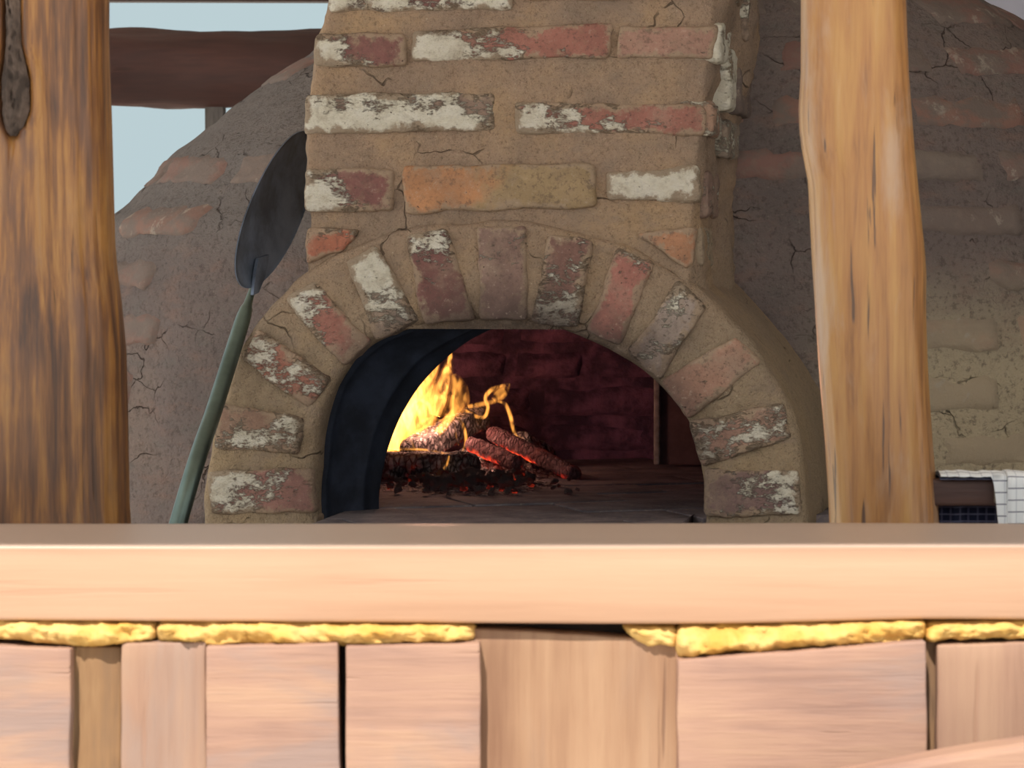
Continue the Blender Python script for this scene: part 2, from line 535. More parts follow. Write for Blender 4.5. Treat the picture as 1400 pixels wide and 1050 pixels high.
BROWNZ = wood_material('brown_stained_wood', [(0.25, (0.13, 0.08, 0.05)), (0.5, (0.22, 0.125, 0.06)), (0.75, (0.31, 0.195, 0.10))], 'Z', 26, 0.08, 0.7, 0.4, bump=0.5, big=14)
DARKWOOD = wood_material('dark_brown_board', [(0.3, (0.075, 0.04, 0.035)), (0.6, (0.13, 0.07, 0.055))], 'X', 40, 0.06, 0.6, 0.4)

def plain(name, col, rough=0.8, metal=0.0, nscale=30, namt=0.35, bump=0.3, col2=None, spec=0.3):
    M = Mat(name, rough, spec)
    n = M.noise(M.tc.outputs['Object'], nscale, 5, 0.6)
    c2 = col2 or tuple(x * (1 - namt) for x in col)
    M.color(M.mix(M.step(n, 0.3, 0.7), c2, col))
    M.b.inputs['Metallic'].default_value = metal
    M.normal(M.bump(n, bump, 0.004))
    return M.m

IRON = plain('sooty_black_iron', (0.022, 0.030, 0.052), 0.75, 0.0, 25, 0.6, 0.5, spec=0.25)
STEEL = plain('blackened_steel_sheet', (0.185, 0.235, 0.33), 0.5, 0.1, 14, 0.65, 0.15)
PIPE = plain('greenish_steel_tube', (0.18, 0.24, 0.215), 0.34, 0.85, 8, 0.5, 0.08)
def paint_lit_top(m, z):
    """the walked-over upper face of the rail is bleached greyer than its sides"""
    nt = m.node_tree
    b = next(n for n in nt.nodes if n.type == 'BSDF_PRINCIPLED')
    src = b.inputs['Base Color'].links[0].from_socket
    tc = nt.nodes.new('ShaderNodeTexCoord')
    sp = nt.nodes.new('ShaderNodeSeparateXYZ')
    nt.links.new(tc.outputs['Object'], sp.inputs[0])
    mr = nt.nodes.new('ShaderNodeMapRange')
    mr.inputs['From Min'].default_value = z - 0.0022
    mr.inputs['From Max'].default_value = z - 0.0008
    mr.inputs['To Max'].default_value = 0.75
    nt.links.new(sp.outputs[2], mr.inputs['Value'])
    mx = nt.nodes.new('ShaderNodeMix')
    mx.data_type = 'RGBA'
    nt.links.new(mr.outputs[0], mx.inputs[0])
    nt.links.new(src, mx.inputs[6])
    mx.inputs[7].default_value = (0.60, 0.47, 0.40, 1)  # paler tone standing in for light on the upper face
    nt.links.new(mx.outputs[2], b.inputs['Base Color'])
FOAM = plain('yellow_expanding_foam', (0.66, 0.44, 0.16), 0.8, 0, 26, 0.3, 0.5, (0.54, 0.30, 0.06))
GROUND = plain('sunlit_paving', (0.62, 0.57, 0.51), 0.9, 0, 3, 0.15, 0.1)
ROOFM = plain('roof_boards', (0.72, 0.67, 0.61), 0.8, 0, 5, 0.2, 0.1)
PALEWALL = plain('pale_grey_plaster', (0.66, 0.66, 0.78), 0.9, 0, 6, 0.08, 0.05)
CHAR = None

# ------------------------------------------------------------------ the setting
v, f = rbox(40, 40, 0.05, 0.01, 40)
g = struct(obj('floor', [p + Vector((0, 20, -0.05)) for p in v], f, GROUND, smooth=False))
RAIL_Y = 2.5                                   # front face of the counter rail
rail_top = at(700, 745, RAIL_Y).z
EAVE_Z = 2.62
SHADE_Z = rail_top - 0.002                     # the eave's shadow runs along the rail's upper edge
eave_y = RAIL_Y - (EAVE_Z - SHADE_Z) / math.tan(SUN_EL) * math.cos(SUN_AZ)
v, f = rbox(2.7, (7.0 - eave_y) / 2, 0.05, 0.005, 4)
struct(obj('ceiling', [p + Vector((0.7, (7.0 + eave_y) / 2, EAVE_Z + 0.05)) for p in v], f, ROOFM, smooth=False))
v, f = rbox(0.05, (7.3 - 3.0) / 2, EAVE_Z / 2, 0.005, 4)  # unseen wall, added to darken the right flank of the dome
struct(obj('shade_wall_right', [p + Vector((1.75, (7.3 + 3.0) / 2, EAVE_Z / 2)) for p in v], f, plain('brown_shade_wall', (0.11, 0.09, 0.09), 0.85, 0, 4), smooth=False))
pw0, pw1 = at(1290, 330, 7.4), at(2300, -320, 7.4)
v, f = rbox((pw1.x - pw0.x) / 2, 0.04, (pw1.z) / 2, 0.01, 2)
struct(obj('wall_back', [p + Vector(((pw0.x + pw1.x) / 2, 7.44, pw1.z / 2)) for p in v], f, PALEWALL, smooth=False))

# ------------------------------------------------------------------ the oven: dome
DOME_Y = 4.9
DT = [(-125, 815, 885), (-118, 770, 950), (-100, 690, 1060), (-60, 590, 1200), (0, 520, 1318), (45, 465, 1402), (85, 420, 1455),
      (115, 372, 1490), (150, 326, 1520), (183, 282, 1546), (194, 269, 1556), (209, 247, 1568), (226, 232, 1578), (241, 226, 1588), (254, 210, 1596), (283, 182, 1612), (300, 157, 1620), (400, 115, 1660), (500, 95, 1690), (720, 60, 1720), (800, 60, 1720)]
DZ = []
for py, L, Rr in DT:
    DZ.append((at(700, py, DOME_Y).z, at(L, py, DOME_Y).x, at(Rr, py, DOME_Y).x))
DZ.sort()
DL = [(z, l) for z, l, r in DZ]
DR = [(z, r) for z, l, r in DZ]
DZ0, DZ1 = DZ[0][0], DZ[-1][0]
A0 = (DZ[0][2] - DZ[0][1]) / 2

def dome_pt(th, z, off=0.0):
    l, r = lerp_tab(DL, z), lerp_tab(DR, z)
    cx, a = (l + r) / 2, (r - l) / 2
    b = 0.68 * (a / A0) ** 0.40
    c, s = math.cos(th), math.sin(th)
    n = 2 / 2.4
    p = Vector((cx + (a + off) * math.copysign(abs(c) ** n, c), DOME_Y + (b + off) * math.copysign(abs(s) ** n, s), z))
    return p

def dome_surf(th, z, off=0.0):
    p = dome_pt(th, z, off)
    q = Vector((p.x * 5, p.y * 5, p.z * 5))
    d = fbm(q, 4) * 0.010 + fbm(q * 5, 2) * 0.003
    # the clay sags into a shallow ledge at each course
    rad = Vector((p.x - 0.1, (p.y - DOME_Y) * 1.3, 0.25)).normalized()
    return p + rad * d

ND, NZ = 260, 130
verts, faces = [], []
for j in range(NZ):
    z = DZ0 + (DZ1 - DZ0) * (1 - (1 - j / (NZ - 1)) ** 1.0)
    for i in range(ND):
        verts.append(to_local(dome_surf(2 * PI * i / ND, z)))
for a, b, c, d in grid_faces(ND, NZ, True):
    m = (verts[a] + verts[c]) / 2
    if m.y < 0.75 and math.hypot(m.x, m.z) < 0.345 and m.z > -0.2 or (m.y < 0.75 and abs(m.x) < 0.345 and m.z <= 0):
        continue
    faces.append((a, b, c, d))
faces.append(tuple(range((NZ - 1) * ND, NZ * ND)))
dome = obj('dome', verts, faces, CLAY, oven)

rnd = random.Random(5)
cz = HEARTH_Z - 0.035
course = 0
while cz < DZ1 - 0.12:
    ch = 0.052 + rnd.uniform(-0.004, 0.004)
    th = PI * 1.0 + rnd.uniform(0.02, 0.12)
    while th < 2 * PI - 0.03:
        p = dome_pt(th, cz + ch / 2)
        L = rnd.uniform(0.17, 0.25)
        t2 = th
        while (dome_pt(t2, cz + ch / 2) - p).length < L and t2 < 2 * PI + 0.2:
            t2 += 0.004
        mid = to_local(dome_pt((th + t2) / 2, cz + ch / 2))
        e0, e1 = to_local(p), to_local(dome_pt(t2, cz))
        hidden = (e1.x > -0.40 and e0.x < 0.36 and cz - HEARTH_Z < 0.36) or (e0.x > -0.24 and e1.x < 0.24)
        sunk = rnd.random()
        left = mid.x < 0
        if not hidden and not (left and sunk < 0.25):
            nu, nv = 15, 7
            prot = rnd.uniform(0.002, 0.006) if not left else rnd.uniform(0.003, 0.006)
            vv = []
            seed = rnd.uniform(0, 50)
            for j in range(nv):
                for i in range(nu):
                    s, t = i / (nu - 1), j / (nv - 1)
                    ed = min(min(s, 1 - s) * L, min(t, 1 - t) * ch)
                    k = sstep(0.0, 0.011, ed)
                    q = Vector((s * 5 + seed, t * 2, seed))
                    tt = th + (t2 - th) * (s + 0.025 * fbm(q * 2, 2))
                    zz = cz + ch * (t + 0.16 * fbm(q * 1.5, 3))
                    vv.append(to_local(dome_surf(tt, zz, -0.012 + (prot + 0.012) * k + 0.0035 * fbm(q * 3, 3))))
            col = rnd.choice([(0.26, 0.155, 0.135), (0.24, 0.16, 0.14), (0.21, 0.165, 0.148), (0.28, 0.165, 0.135), (0.235, 0.195, 0.17)])
            if left:
                col = tuple(0.55 * x + 0.45 * y for x, y in zip(col, (0.24, 0.165, 0.14)))
            b = obj('brick', vv, grid_faces(nu, nv), DBRICK, dome, mid)
            b.color = col + (rnd.random(),)
        th = t2 + rnd.uniform(0.012, 0.03)
    cz += ch + rnd.uniform(0.018, 0.028)
    course += 1

# ------------------------------------------------------------------ the oven: brick pieces cut from picture quads
def quad_brick(quad, parent, col, white=0.3, bias=(0, 0, 0), v0=-0.005, depth=0.10, step=0.0065, r=0.007, name='brick', rough=1.0, seed=0, tint2=None):
    """quad: four picture corners (top left, top right, bottom right, bottom left) on the facade plane v0"""
    c = [face(x, y, v0) for x, y in quad]
    o = sum(c, Vector()) / 4
    o.y = v0 + depth / 2
    hx = ((c[1] - c[0]).length + (c[2] - c[3]).length) / 4
    hz = ((c[3] - c[0]).length + (c[2] - c[1]).length) / 4
    vv, ff = rbox(hx, depth / 2, hz, min(r, hx * 0.4, hz * 0.4), step)
    out, edge = [], []
    for p in vv:
        s, t = p.x / hx * 0.5 + 0.5, 0.5 - p.z / hz * 0.5
        q = (c[0] * (1 - s) + c[1] * s) * (1 - t) + (c[3] * (1 - s) + c[2] * s) * t
        q = Vector((q.x, o.y + p.y, q.z))
        edge.append(min(hx - abs(p.x), hz - abs(p.z)))
        n1 = mnoise.noise_vector(Vector((q.x * 22 + seed, q.y * 22, q.z * 22)))
        n2 = mnoise.noise_vector(Vector((q.x * 75, q.y * 75 + seed, q.z * 75)))
        q += (n1 * 0.0032 + n2 * 0.0018) * rough
        out.append(q)
    b = obj(name, out, ff, BRICK, parent, o)
    ea = b.data.attributes.new('edge', 'FLOAT', 'POINT')
    ea.data.foreach_set('value', edge)
    b.color = tuple(col) + (white + (0.08 if white > 0.15 else 0.0),)
    b['white_bias'] = [float(x) for x in bias]
    c2 = tint2 or col
    b['second_tint'] = [float(x) for x in c2]
    return b

MAROON = (0.25, 0.12, 0.11)
RED = (0.41, 0.185, 0.15)
ORANGE = (0.50, 0.26, 0.155)
PINK = (0.44, 0.26, 0.205)

# --- chimney: mortar mass wrapped round front and both sides
CHV = 0.010                                      # chimney mortar plane lies a little behind the arch
CL = [(-80, 460), (0, 446), (45, 432), (95, 424), (130, 417), (185, 415), (230, 414), (290, 417), (350, 416), (430, 418)]
CR = [(-80, 1000), (0, 984), (45, 981), (95, 975), (140, 969), (185, 966), (230, 960), (300, 955), (380, 952), (430, 952)]
verts = []
rows = 190
cols = 150
depth_c = 0.50
for j in range(rows):
    py = -420 + (450 + 420) * j / (rows - 1)
    ul, ur = face(lerp_tab(CL, py), py, CHV), face(lerp_tab(CR, py), py, CHV)
    z = (ul.z + ur.z) / 2
    w = ur.x - ul.x
    nl, nf, nr = 24, cols - 60, 36
    line = []
    for i in range(nl):
        line.append((ul.x, CHV + depth_c * (1 - i / nl), -1, 0))
    for i in range(nf):
        s = i / (nf - 1)
        line.append((ul.x + w * s, CHV, 0, -1))
    for i in range(nr):
        t = (i + 1) / nr
        # the flue steps out to the right behind the front bricks
        line.append((ur.x + 0.018 * sstep(0.12, 0.22, t * depth_c) - 0.075 * sstep(0.255, 0.32, t * depth_c), CHV + depth_c * t, 1, 0))
    for u, vv_, nx, ny in line:
        q = Vector((u * 9, vv_ * 9, z * 9))
        d = (fbm(q, 3) * 0.006 + fbm(q * 5, 3) * 0.0025) * (1.9 if nx == 1 and vv_ > CHV + 0.02 else 1.0)
        # corner rounding
        ed = min(abs(u - ul.x), abs(u - ur.x)) if ny else (vv_ - CHV)
        rr = 0.006 * (1 - min(1, ed / 0.012)) ** 2
        du = rr if u < (ul.x + ur.x) / 2 else -rr
        verts.append(Vector((u + nx * d + du, vv_ + ny * d + (rr if ny else 0), z)))
chimney = obj('chimney', verts, grid_faces(cols, rows, False, True), MORTAR, oven)

CB = CHV - 0.007
extra_rows = []
for r in range(3):                                # the courses above the picture's upper edge
    y = -140 - 96 * r
    a_ = 470 if r % 2 else 620
    extra_rows += [([(462, y), (a_ + 90, y), (a_ + 90, y + 60), (460, y + 60)], MAROON if r else RED, 0.3, (-4, 0, -3)),
                   ([(a_ + 104, y), (998, y - 4), (997, y + 56), (a_ + 104, y + 60)], PINK if r else MAROON, 0.25, (0, 0, -6))]
chim_bricks = extra_rows + [
    ([(447, -45), (700, -52), (700, 12), (447, 17)], MAROON, 0.42, (0, 0, -9)),
    ([(716, -54), (986, -60), (984, -3), (716, 1)], PINK, 0.1, (0, 0, 0)),
    ([(430, 45), (554, 45), (554, 90), (427, 92)], MAROON, 0.38, (-9, 0, -4)),
    ([(564, 42), (836, 31), (836, 78), (563, 84)], RED, 0.36, (-4.5, 0, -12)),
    ([(846, 35), (980, 33), (977, 80), (842, 80)], PINK, 0.0, (1.5, 0, -4)),
    ([(416, 129), (676, 125), (677, 179), (415, 184)], (0.305, 0.219, 0.177), 0.72, (-0.8, 0, -8)),
    ([(703, 139), (966, 144), (964, 185), (702, 182)], RED, 0.36, (-4, 0, -9)),
    ([(413, 231), (536, 229), (537, 288), (416, 290)], MAROON, 0.28, (-13, 0, -7)),
    ([(550, 226), (813, 223), (816, 284), (552, 291)], (0.549, 0.280, 0.146), -0.05, (0, 0, 0), (0.415, 0.305, 0.177)),
    ([(828, 236), (957, 225), (957, 277), (829, 274)], (0.415, 0.207, 0.171), 1.05, (0, 0, 7)),
    ([(416, 313), (492, 312), (468, 342), (415, 362)], (0.500, 0.195, 0.128), 0.2, (0, 0, 4)),
    ([(868, 318), (951, 308), (949, 362), (936, 368)], ORANGE, -0.1, (0, 0, 0)),
]
for k, (q, col, wh, bias, *t2) in enumerate(chim_bricks):
    b = quad_brick(q, chimney, col, wh, bias, CB, 0.075, seed=(k - 6) * 3.1, tint2=t2[0] if t2 else None)

# bricks showing their ends on the chimney's right side
def side_brick(pya, pyb, v0, v1, proud, col, white, seed):
    ur = face(lerp_tab(CR, (pya + pyb) / 2), (pya + pyb) / 2, CHV)
    z1, z0 = face(960, pya, 0).z, face(960, pyb, 0).z
    vv, ff = rbox(0.03, (v1 - v0) / 2, (z1 - z0) / 2, 0.007, 0.008)
    o = Vector((ur.x - 0.03 + proud, (v0 + v1) / 2, (z0 + z1) / 2))
    out = []
    for p in vv:
        q = p + o
        q += mnoise.noise_vector(q * 30 + Vector((seed, 0, 0))) * 0.004 + mnoise.noise_vector(q * 90) * 0.002
        out.append(q)
    b = obj('brick', out, ff, BRICK, chimney, o)
    b.color = tuple(col) + (white,)
    b['white_bias'] = [0.0, 0.0, 0.0]
    b['second_tint'] = [float(x) for x in col]
    ea = b.data.attributes.new('edge', 'FLOAT', 'POINT')
    ea.data.foreach_set('value', [0.03] * len(out))

side_brick(-60, -4, 0.05, 0.16, 0.008, (0.378, 0.280, 0.195), 0.3, 1)
side_brick(-40, 46, 0.17, 0.30, 0.020, (0.305, 0.232, 0.183), 0.35, 2)
side_brick(30, 84, 0.01, 0.12, 0.006, (0.427, 0.329, 0.232), 0.85, 3)
side_brick(62, 148, 0.075, 0.15, 0.016, (0.451, 0.354, 0.256), 0.8, 4)
side_brick(82, 150, 0.17, 0.31, 0.020, (0.183, 0.146, 0.134), -0.2, 5)
side_brick(138, 186, 0.01, 0.12, 0.006, (0.427, 0.280, 0.207), 0.5, 6)
side_brick(158, 212, 0.12, 0.25, 0.016, (0.329, 0.268, 0.219), 0.45, 7)
side_brick(232, 296, 0.03, 0.16, 0.008, (0.317, 0.219, 0.183), 0.3, 8)
side_brick(310, 366, 0.02, 0.12, 0.006, (0.427, 0.341, 0.244), 0.35, 9)

# --- arch: ring of mortar with thirteen bricks
ARC_C = (695, 707)
OUT = [(279, 735), (283, 650), (292, 590), (312, 520), (345, 450), (387, 398), (450, 350), (553, 316), (652, 304), (720, 305), (811, 326), (894, 353), (968, 406), (1042, 487), (1078, 551), (1098, 640), (1101, 735)]
INN = [(437, 735), (435, 640), (441, 580), (456, 530), (480, 492), (507, 470), (575, 445), (650, 438), (722, 442), (800, 464), (850, 490), (900, 527), (940, 578), (957, 640), (961, 735)]

def polar(poly):
    t = []
    for x, y in poly:
        p = face(x, y, 0)
        t.append((math.atan2(p.z, p.x), p.x, p.z, math.hypot(p.x, p.z)))
    t = [((a + 2 * PI) if a < -PI / 2 else a, r) for a, _, _, r in t]
    t.sort()
    return t

PO, PIN = polar(OUT), polar(INN)
nt_, verts, row = 220, [], 0
for k in range(nt_):
    th = -0.07 + (PI + 0.14) * k / (nt_ - 1)
    ri, ro = lerp_tab(PIN, th), lerp_tab(PO, th)
    prof = [(ri + 0.004, 0.14), (ri + 0.002, 0.09), (ri, 0.05), (ri, 0.025), (ri + 0.001, 0.010), (ri + 0.006, 0.002)]
    for i in range(1, 22):
        prof.append((ri + 0.006 + (ro - ri - 0.014) * i / 22, 0.001))
    prof += [(ro - 0.008, 0.001), (ro - 0.003, 0.004), (ro, 0.011), (ro + 0.001, 0.03), (ro + 0.002, 0.06), (ro + 0.004, 0.10), (ro + 0.006, 0.15), (ro + 0.008, 0.2), (ro + 0.01, 0.27), (ro + 0.01, 0.40)]
    row = len(prof)
    for r, vv_ in prof:
        p = Vector((math.cos(th) * r, vv_, math.sin(th) * r))
        d = fbm(p * 14, 3) * 0.004 + fbm(p * 60, 3) * 0.0022
        e = 1.0 if ri + 0.008 < r < ro - 0.008 else 0.35
        p.y += d * e * (1 if vv_ < 0.02 else 0)
        rr = 1 + fbm(p * 12 + Vector((3, 0, 0)), 3) * 0.012 * (1 - 0.7 * (r < ri + 0.005))
        verts.append(Vector((p.x * rr, p.y, p.z * rr)))
arch = obj('arch', verts, grid_faces(row, nt_, False, False), MORTAR, oven)

arch_bricks = [
    ([(283, 644), (428, 640), (430, 701), (286, 704)], (0.341, 0.183, 0.158), 0.46, (-6, 0, 5)),
    ([(299, 550), (413, 572), (408, 620), (291, 613)], (0.378, 0.244, 0.183), 0.45, (0, 0, -3)),
    ([(351, 449), (453, 519), (421, 561), (326, 489)], (0.451, 0.195, 0.146), 0.45, (-2, 0, 0)),
    ([(427, 384), (508, 466), (467, 503), (387, 408)], RED, 0.36, (-9, 0, 4)),
    ([(471, 356), (513, 334), (574, 440), (511, 467)], (0.341, 0.268, 0.219), 0.72, (-2, 0, 9)),
    ([(554, 322), (611, 312), (649, 437), (577, 444)], MAROON, 0.16, (-3, 0, 7)),
    ([(652, 307), (718, 311), (721, 441), (653, 437)], (0.305, 0.201, 0.171), 0.1, (0, 0, 3)),
    ([(749, 319), (812, 330), (789, 448), (725, 440)], (0.268, 0.152, 0.128), 0.40, (0, 0, -6)),
    ([(841, 337), (895, 360), (846, 474), (801, 453)], (0.463, 0.207, 0.171), 0.10, (0, 0, 7)),
    ([(925, 383), (968, 417), (899, 521), (856, 482)], (0.415, 0.341, 0.299), 0.26, (0, 0, 5)),
    ([(1004, 459), (1042, 497), (941, 574), (902, 522)], (0.476, 0.280, 0.207), 0.12, (0, 0, -3)),
    ([(941, 577), (1072, 550), (1085, 600), (958, 639)], (0.451, 0.274, 0.213), 0.46, (0, 0, 0)),
    ([(960, 642), (1092, 644), (1098, 706), (962, 708)], (0.268, 0.177, 0.165), 0.40, (5, 0, 0)),
]
for k, (q, col, wh, bias) in enumerate(arch_bricks):
    b = quad_brick(q, arch, col, wh, bias, -0.006, 0.12, seed=20 + k * 2.7)
# the packing stones under the two lowest bricks
for q, col in (([(297, 705), (436, 704), (434, 722), (300, 722)], (0.329, 0.274, 0.195)), ([(966, 709), (1085, 709), (1085, 724), (966, 724)], (0.256, 0.232, 0.195))):
    quad_brick(q, arch, col, 0.05, (0, 0, 0), 0.004, 0.10, name='packing_stone', r=0.004)

# --- iron lining of the mouth
# a splayed sheet: flush with the bricks at the front, its rear edge shifted to the right
prof = [(-0.03, 0.030, 0.004), (0.0, 0.030, 0.0), (0.03, 0.031, -0.004), (0.06, 0.034, -0.0045), (0.09, 0.038, -0.001), (0.2, 0.047, 0), (0.35, 0.057, 0), (0.5, 0.067, 0), (0.62, 0.075, 0), (0.66, 0.077, -0.003), (0.70, 0.080, -0.0035), (0.74, 0.083, 0), (0.88, 0.093, 0), (0.97, 0.100, -0.001), (1.0, 0.103, 0.0), (1.0, 0.108, 0.004)]
verts = []
n2 = 110
for k in range(n2):
    th = -0.10 + (PI + 0.20) * k / (n2 - 1)
    rf = lerp_tab(PIN, th) + 0.0012
    F = Vector((math.cos(th) * rf, math.sin(th) * rf))
    B = Vector((0.050 + 0.237 * math.cos(th), 0.250 * math.sin(th)))
    on = sstep(1.35, 1.7, th)                     # the ridges show only where the sheet turns inward
    for w, vv_, dr in prof:
        p = F.lerp(B, w) if w >= 0 else F
        p = p + Vector((math.cos(th), math.sin(th))) * (dr * on if dr < 0 else dr)
        p += Vector((math.cos(th), math.sin(th))) * 0.0012 * fbm(Vector((th * 5, w * 5, 3)), 2)
        verts.append(Vector((p.x, vv_, p.y)))
    for r, vv_ in ((0.335, 0.118), (0.338, 0.25), (0.338, 0.41)):
        verts.append(Vector((math.cos(th) * r, vv_, math.sin(th) * r)))
lining = obj('iron_lining', verts, grid_faces(len(prof) + 3, n2, False, False), IRON, oven)

# --- fire chamber
CH_C = (0.02, 0.74)
def chamber_pt(th, ph, off=0.0):
    a, b, h = 0.50 - off, 0.39 - off, 0.40 - off
    c, s = math.cos(th), math.sin(th)
    k = max(0.0, math.cos(ph)) ** 0.55
    n = 2 / 2.5
    return Vector((CH_C[0] + a * k * math.copysign(abs(c) ** n, c), CH_C[1] + b * k * math.copysign(abs(s) ** n, s), -0.03 + (h + 0.03) * math.sin(ph)))

M = Mat('sooty_firebrick', 0.9, 0.2)
oc = M.tc.outputs['Object']
oi = M.n('ShaderNodeObjectInfo')
n1 = M.noise(oc, 18, 5, 0.6)
n2_ = M.noise(oc, 90, 4, 0.6)
M.color(M.mix(M.step(n1, 0.38, 0.66), (0.055, 0.032, 0.06), M.mix(M.math('MULTIPLY', n2_, 0.5), (0.215, 0.10, 0.175), (0.135, 0.07, 0.125))))
M.normal(M.bump(M.math('ADD', n1, n2_), 0.8, 0.006))
FIREBRICK = M.m
verts, faces = [], []
nu, nv = 110, 26
for j in range(nv):
    ph = PI / 2 * j / (nv - 1)
    for i in range(nu):
        p = chamber_pt(2 * PI * i / nu, ph)
        verts.append(p + Vector((p.x, p.y - 0.74, 0)) * fbm(p * 14, 3) * 0.02)
for q in grid_faces(nu, nv, True, True):
    m = (verts[q[0]] + verts[q[2]]) / 2
    if m.y < 0.60 and math.hypot(m.x, m.z) < 0.325:
        continue
    faces.append(q)
chamber = obj('fire_chamber', verts, faces, FIREBRICK, oven)
rnd = random.Random(11)
phz = [0.0, 0.055, 0.118, 0.172, 0.232, 0.29]
for j in range(5):
    z0, z1 = phz[j] + 0.004, phz[j + 1] - 0.003
    th = 0.02 + rnd.uniform(0, 0.15)
    while th < PI - 0.05:
        L = rnd.uniform(0.10, 0.22)
        ph0 = math.asin((z0 + 0.03) / 0.43)
        ph1 = math.asin((z1 + 0.03) / 0.43)
        p0 = chamber_pt(th, ph0)
        t2 = th
        while (chamber_pt(t2, ph0) - p0).length < L:
            t2 += 0.004
        nu_, nv_ = 12, 6
        vv, seed, prot = [], rnd.uniform(0, 40), rnd.uniform(0.006, 0.02)
        for b_ in range(nv_):
            for a_ in range(nu_):
                s, t = a_ / (nu_ - 1), b_ / (nv_ - 1)
                k = sstep(0, 0.13, min(s, 1 - s)) * sstep(0, 0.22, min(t, 1 - t))
                q = Vector((s * 3 + seed, t * 2, seed))
                vv.append(chamber_pt(th + (t2 - th) * (s + 0.02 * fbm(q * 2)), ph0 + (ph1 - ph0) * (t + 0.06 * fbm(q)), -0.01 + (prot + 0.01) * k + 0.003 * fbm(q * 3, 2)))
        mid = sum(vv, Vector()) / len(vv)
        obj('brick', vv, grid_faces(nu_, nv_, False, True), FIREBRICK, chamber, mid)
        th = t2 + 0.02
# pale-edged sheet standing at the back right of the chamber
pz = -0.0
c0, c1 = face(903, 560, 0.93), face(985, 560, 0.93)
vv, ff = rbox((c1.x - c0.x) / 2, 0.004, 0.12, 0.002, 0.03)
sheet = obj('draught_sheet', [p + Vector(((c0.x + c1.x) / 2, 0.93, 0.122)) for p in vv], ff, plain('rusty_brown_sheet', (0.11, 0.065, 0.072), 0.8, 0, 20, 0.4), oven)
vv, ff = rbox(0.005, 0.008, 0.12, 0.003, 0.03)
obj('edge_strip', [p + Vector((c0.x - 0.004, 0.925, 0.122)) for p in vv], ff, plain('ashen_edge', (0.26, 0.25, 0.25), 0.8, 0, 60, 0.5), sheet)

# --- hearth: slab with a floor of worn tiles
M = Mat('worn_hearth_tile', 0.9, 0.2)
oc = oven_coords(M)
n1 = M.noise(oc, 14, 5, 0.6)
n2_ = M.noise(oc, 120, 3, 0.6)
c = M.mix(M.step(n1, 0.35, 0.68), (0.10, 0.09, 0.105), (0.19, 0.165, 0.18))
c = M.mix(M.math('MULTIPLY', M.step(n2_, 0.55, 0.7), 0.5), c, (0.30, 0.25, 0.22))
M.color(c)
M.normal(M.bump(n2_, 0.4, 0.003))
TILE = M.m
vv, ff = rbox(0.215, 0.30, 0.05, 0.004, 0.3)
vv = [p + Vector((0.0, 0.14, -0.0645)) for p in vv]
v2, f2 = rbox(0.50, 0.39, 0.05, 0.004, 0.3)
ff += [tuple(i + len(vv) for i in q) for q in f2]
vv += [p + Vector((0.02, 0.76, -0.0655)) for p in v2]
hearth = obj('hearth', vv, ff, plain('hearth_joint', (0.035, 0.03, 0.03), 0.95), oven, smooth=False)
rnd = random.Random(3)
ang = R_(28)
ts = 0.215
for i in range(-5, 7):
    for j in range(-4, 8):
        x, y = i * ts + (j % 2) * ts * 0.5, j * ts * 0.62
        cx = 0.02 + x * math.cos(ang) - y * math.sin(ang)
        cy = 0.45 + x * math.sin(ang) + y * math.cos(ang)
        ok = (abs(cx) < 0.32 and -0.22 < cy < 0.5) or ((cx - CH_C[0]) / 0.45) ** 2 + ((cy - CH_C[1]) / 0.36) ** 2 < 0.95 and cy > 0.33
        if not ok:
            continue
        vv, ff = rbox(ts / 2 - 0.0012, ts * 0.31 - 0.0012, 0.008, 0.002, 0.03)
        rot = Matrix.Rotation(ang, 3, 'Z')
        dz = rnd.uniform(-0.0015, 0.0012)
        o = Vector((cx, cy, -0.0085 + dz))
        tv = [rot @ p + o for p in vv]
        if cy < 0.14:                              # tiles at the mouth are cut to its width
            for p in tv:
                p.x = max(-0.223, min(0.223, p.x))
                p.y = max(-0.150, p.y)
            if max(p.x for p in tv) - min(p.x for p in tv) < 0.01 or max(p.y for p in tv) - min(p.y for p in tv) < 0.01:
                continue
        obj('hearth_tile', tv, ff, TILE, hearth, o)
# masonry base the oven stands on
vv, ff = rbox(0.66, 0.70, (HEARTH_Z - 0.112) / 2, 0.01, 0.12)
zb = -(HEARTH_Z - 0.112) / 2 - 0.112
vv = [p + Vector((0.06, 0.69, zb)) for p in vv]
v2, f2 = rbox(0.425, 0.25, 0.046, 0.006, 0.05)       # raised sill under the arch
ff += [tuple(i + len(vv) for i in q) for q in f2]
vv += [p + Vector((0.0, 0.245, -0.0725)) for p in v2]
base = obj('masonry_base', vv, ff, MORTAR, oven)

# ------------------------------------------------------------------ log posts and beams
def log_post(name, centre_tab, rad_tab, Y, z0, z1, mat, seed, cleft=None, flat=0.004, seg=96, rows=170):
    verts = []
    for j in range(rows):
        z = z0 + (z1 - z0) * j / (rows - 1)
        cx, r = lerp_tab(centre_tab, z), lerp_tab(rad_tab, z)
        for i in range(seg):
            th = 2 * PI * i / seg
            q = Vector((math.cos(th) * 1.6 + seed, math.sin(th) * 1.6, z * 3.0))
            d = fbm(q, 3) * flat + fbm(Vector((q.x * 6, q.y * 6, q.z * 0.6)), 2) * 0.0012
            x, y = cx + math.cos(th) * (r + d * 0.6), Y + math.sin(th) * (r + d)
            if cleft and y < Y:
                y += cleft(x, z)
            verts.append(Vector((x, y, z)))
    faces = grid_faces(seg, rows, True)
    faces.append(tuple(reversed(range(seg))))
    faces.append(tuple(range((rows - 1) * seg, rows * seg)))
    return obj(name, verts, faces, mat, None, (lerp_tab(centre_tab, z0), Y, z0))

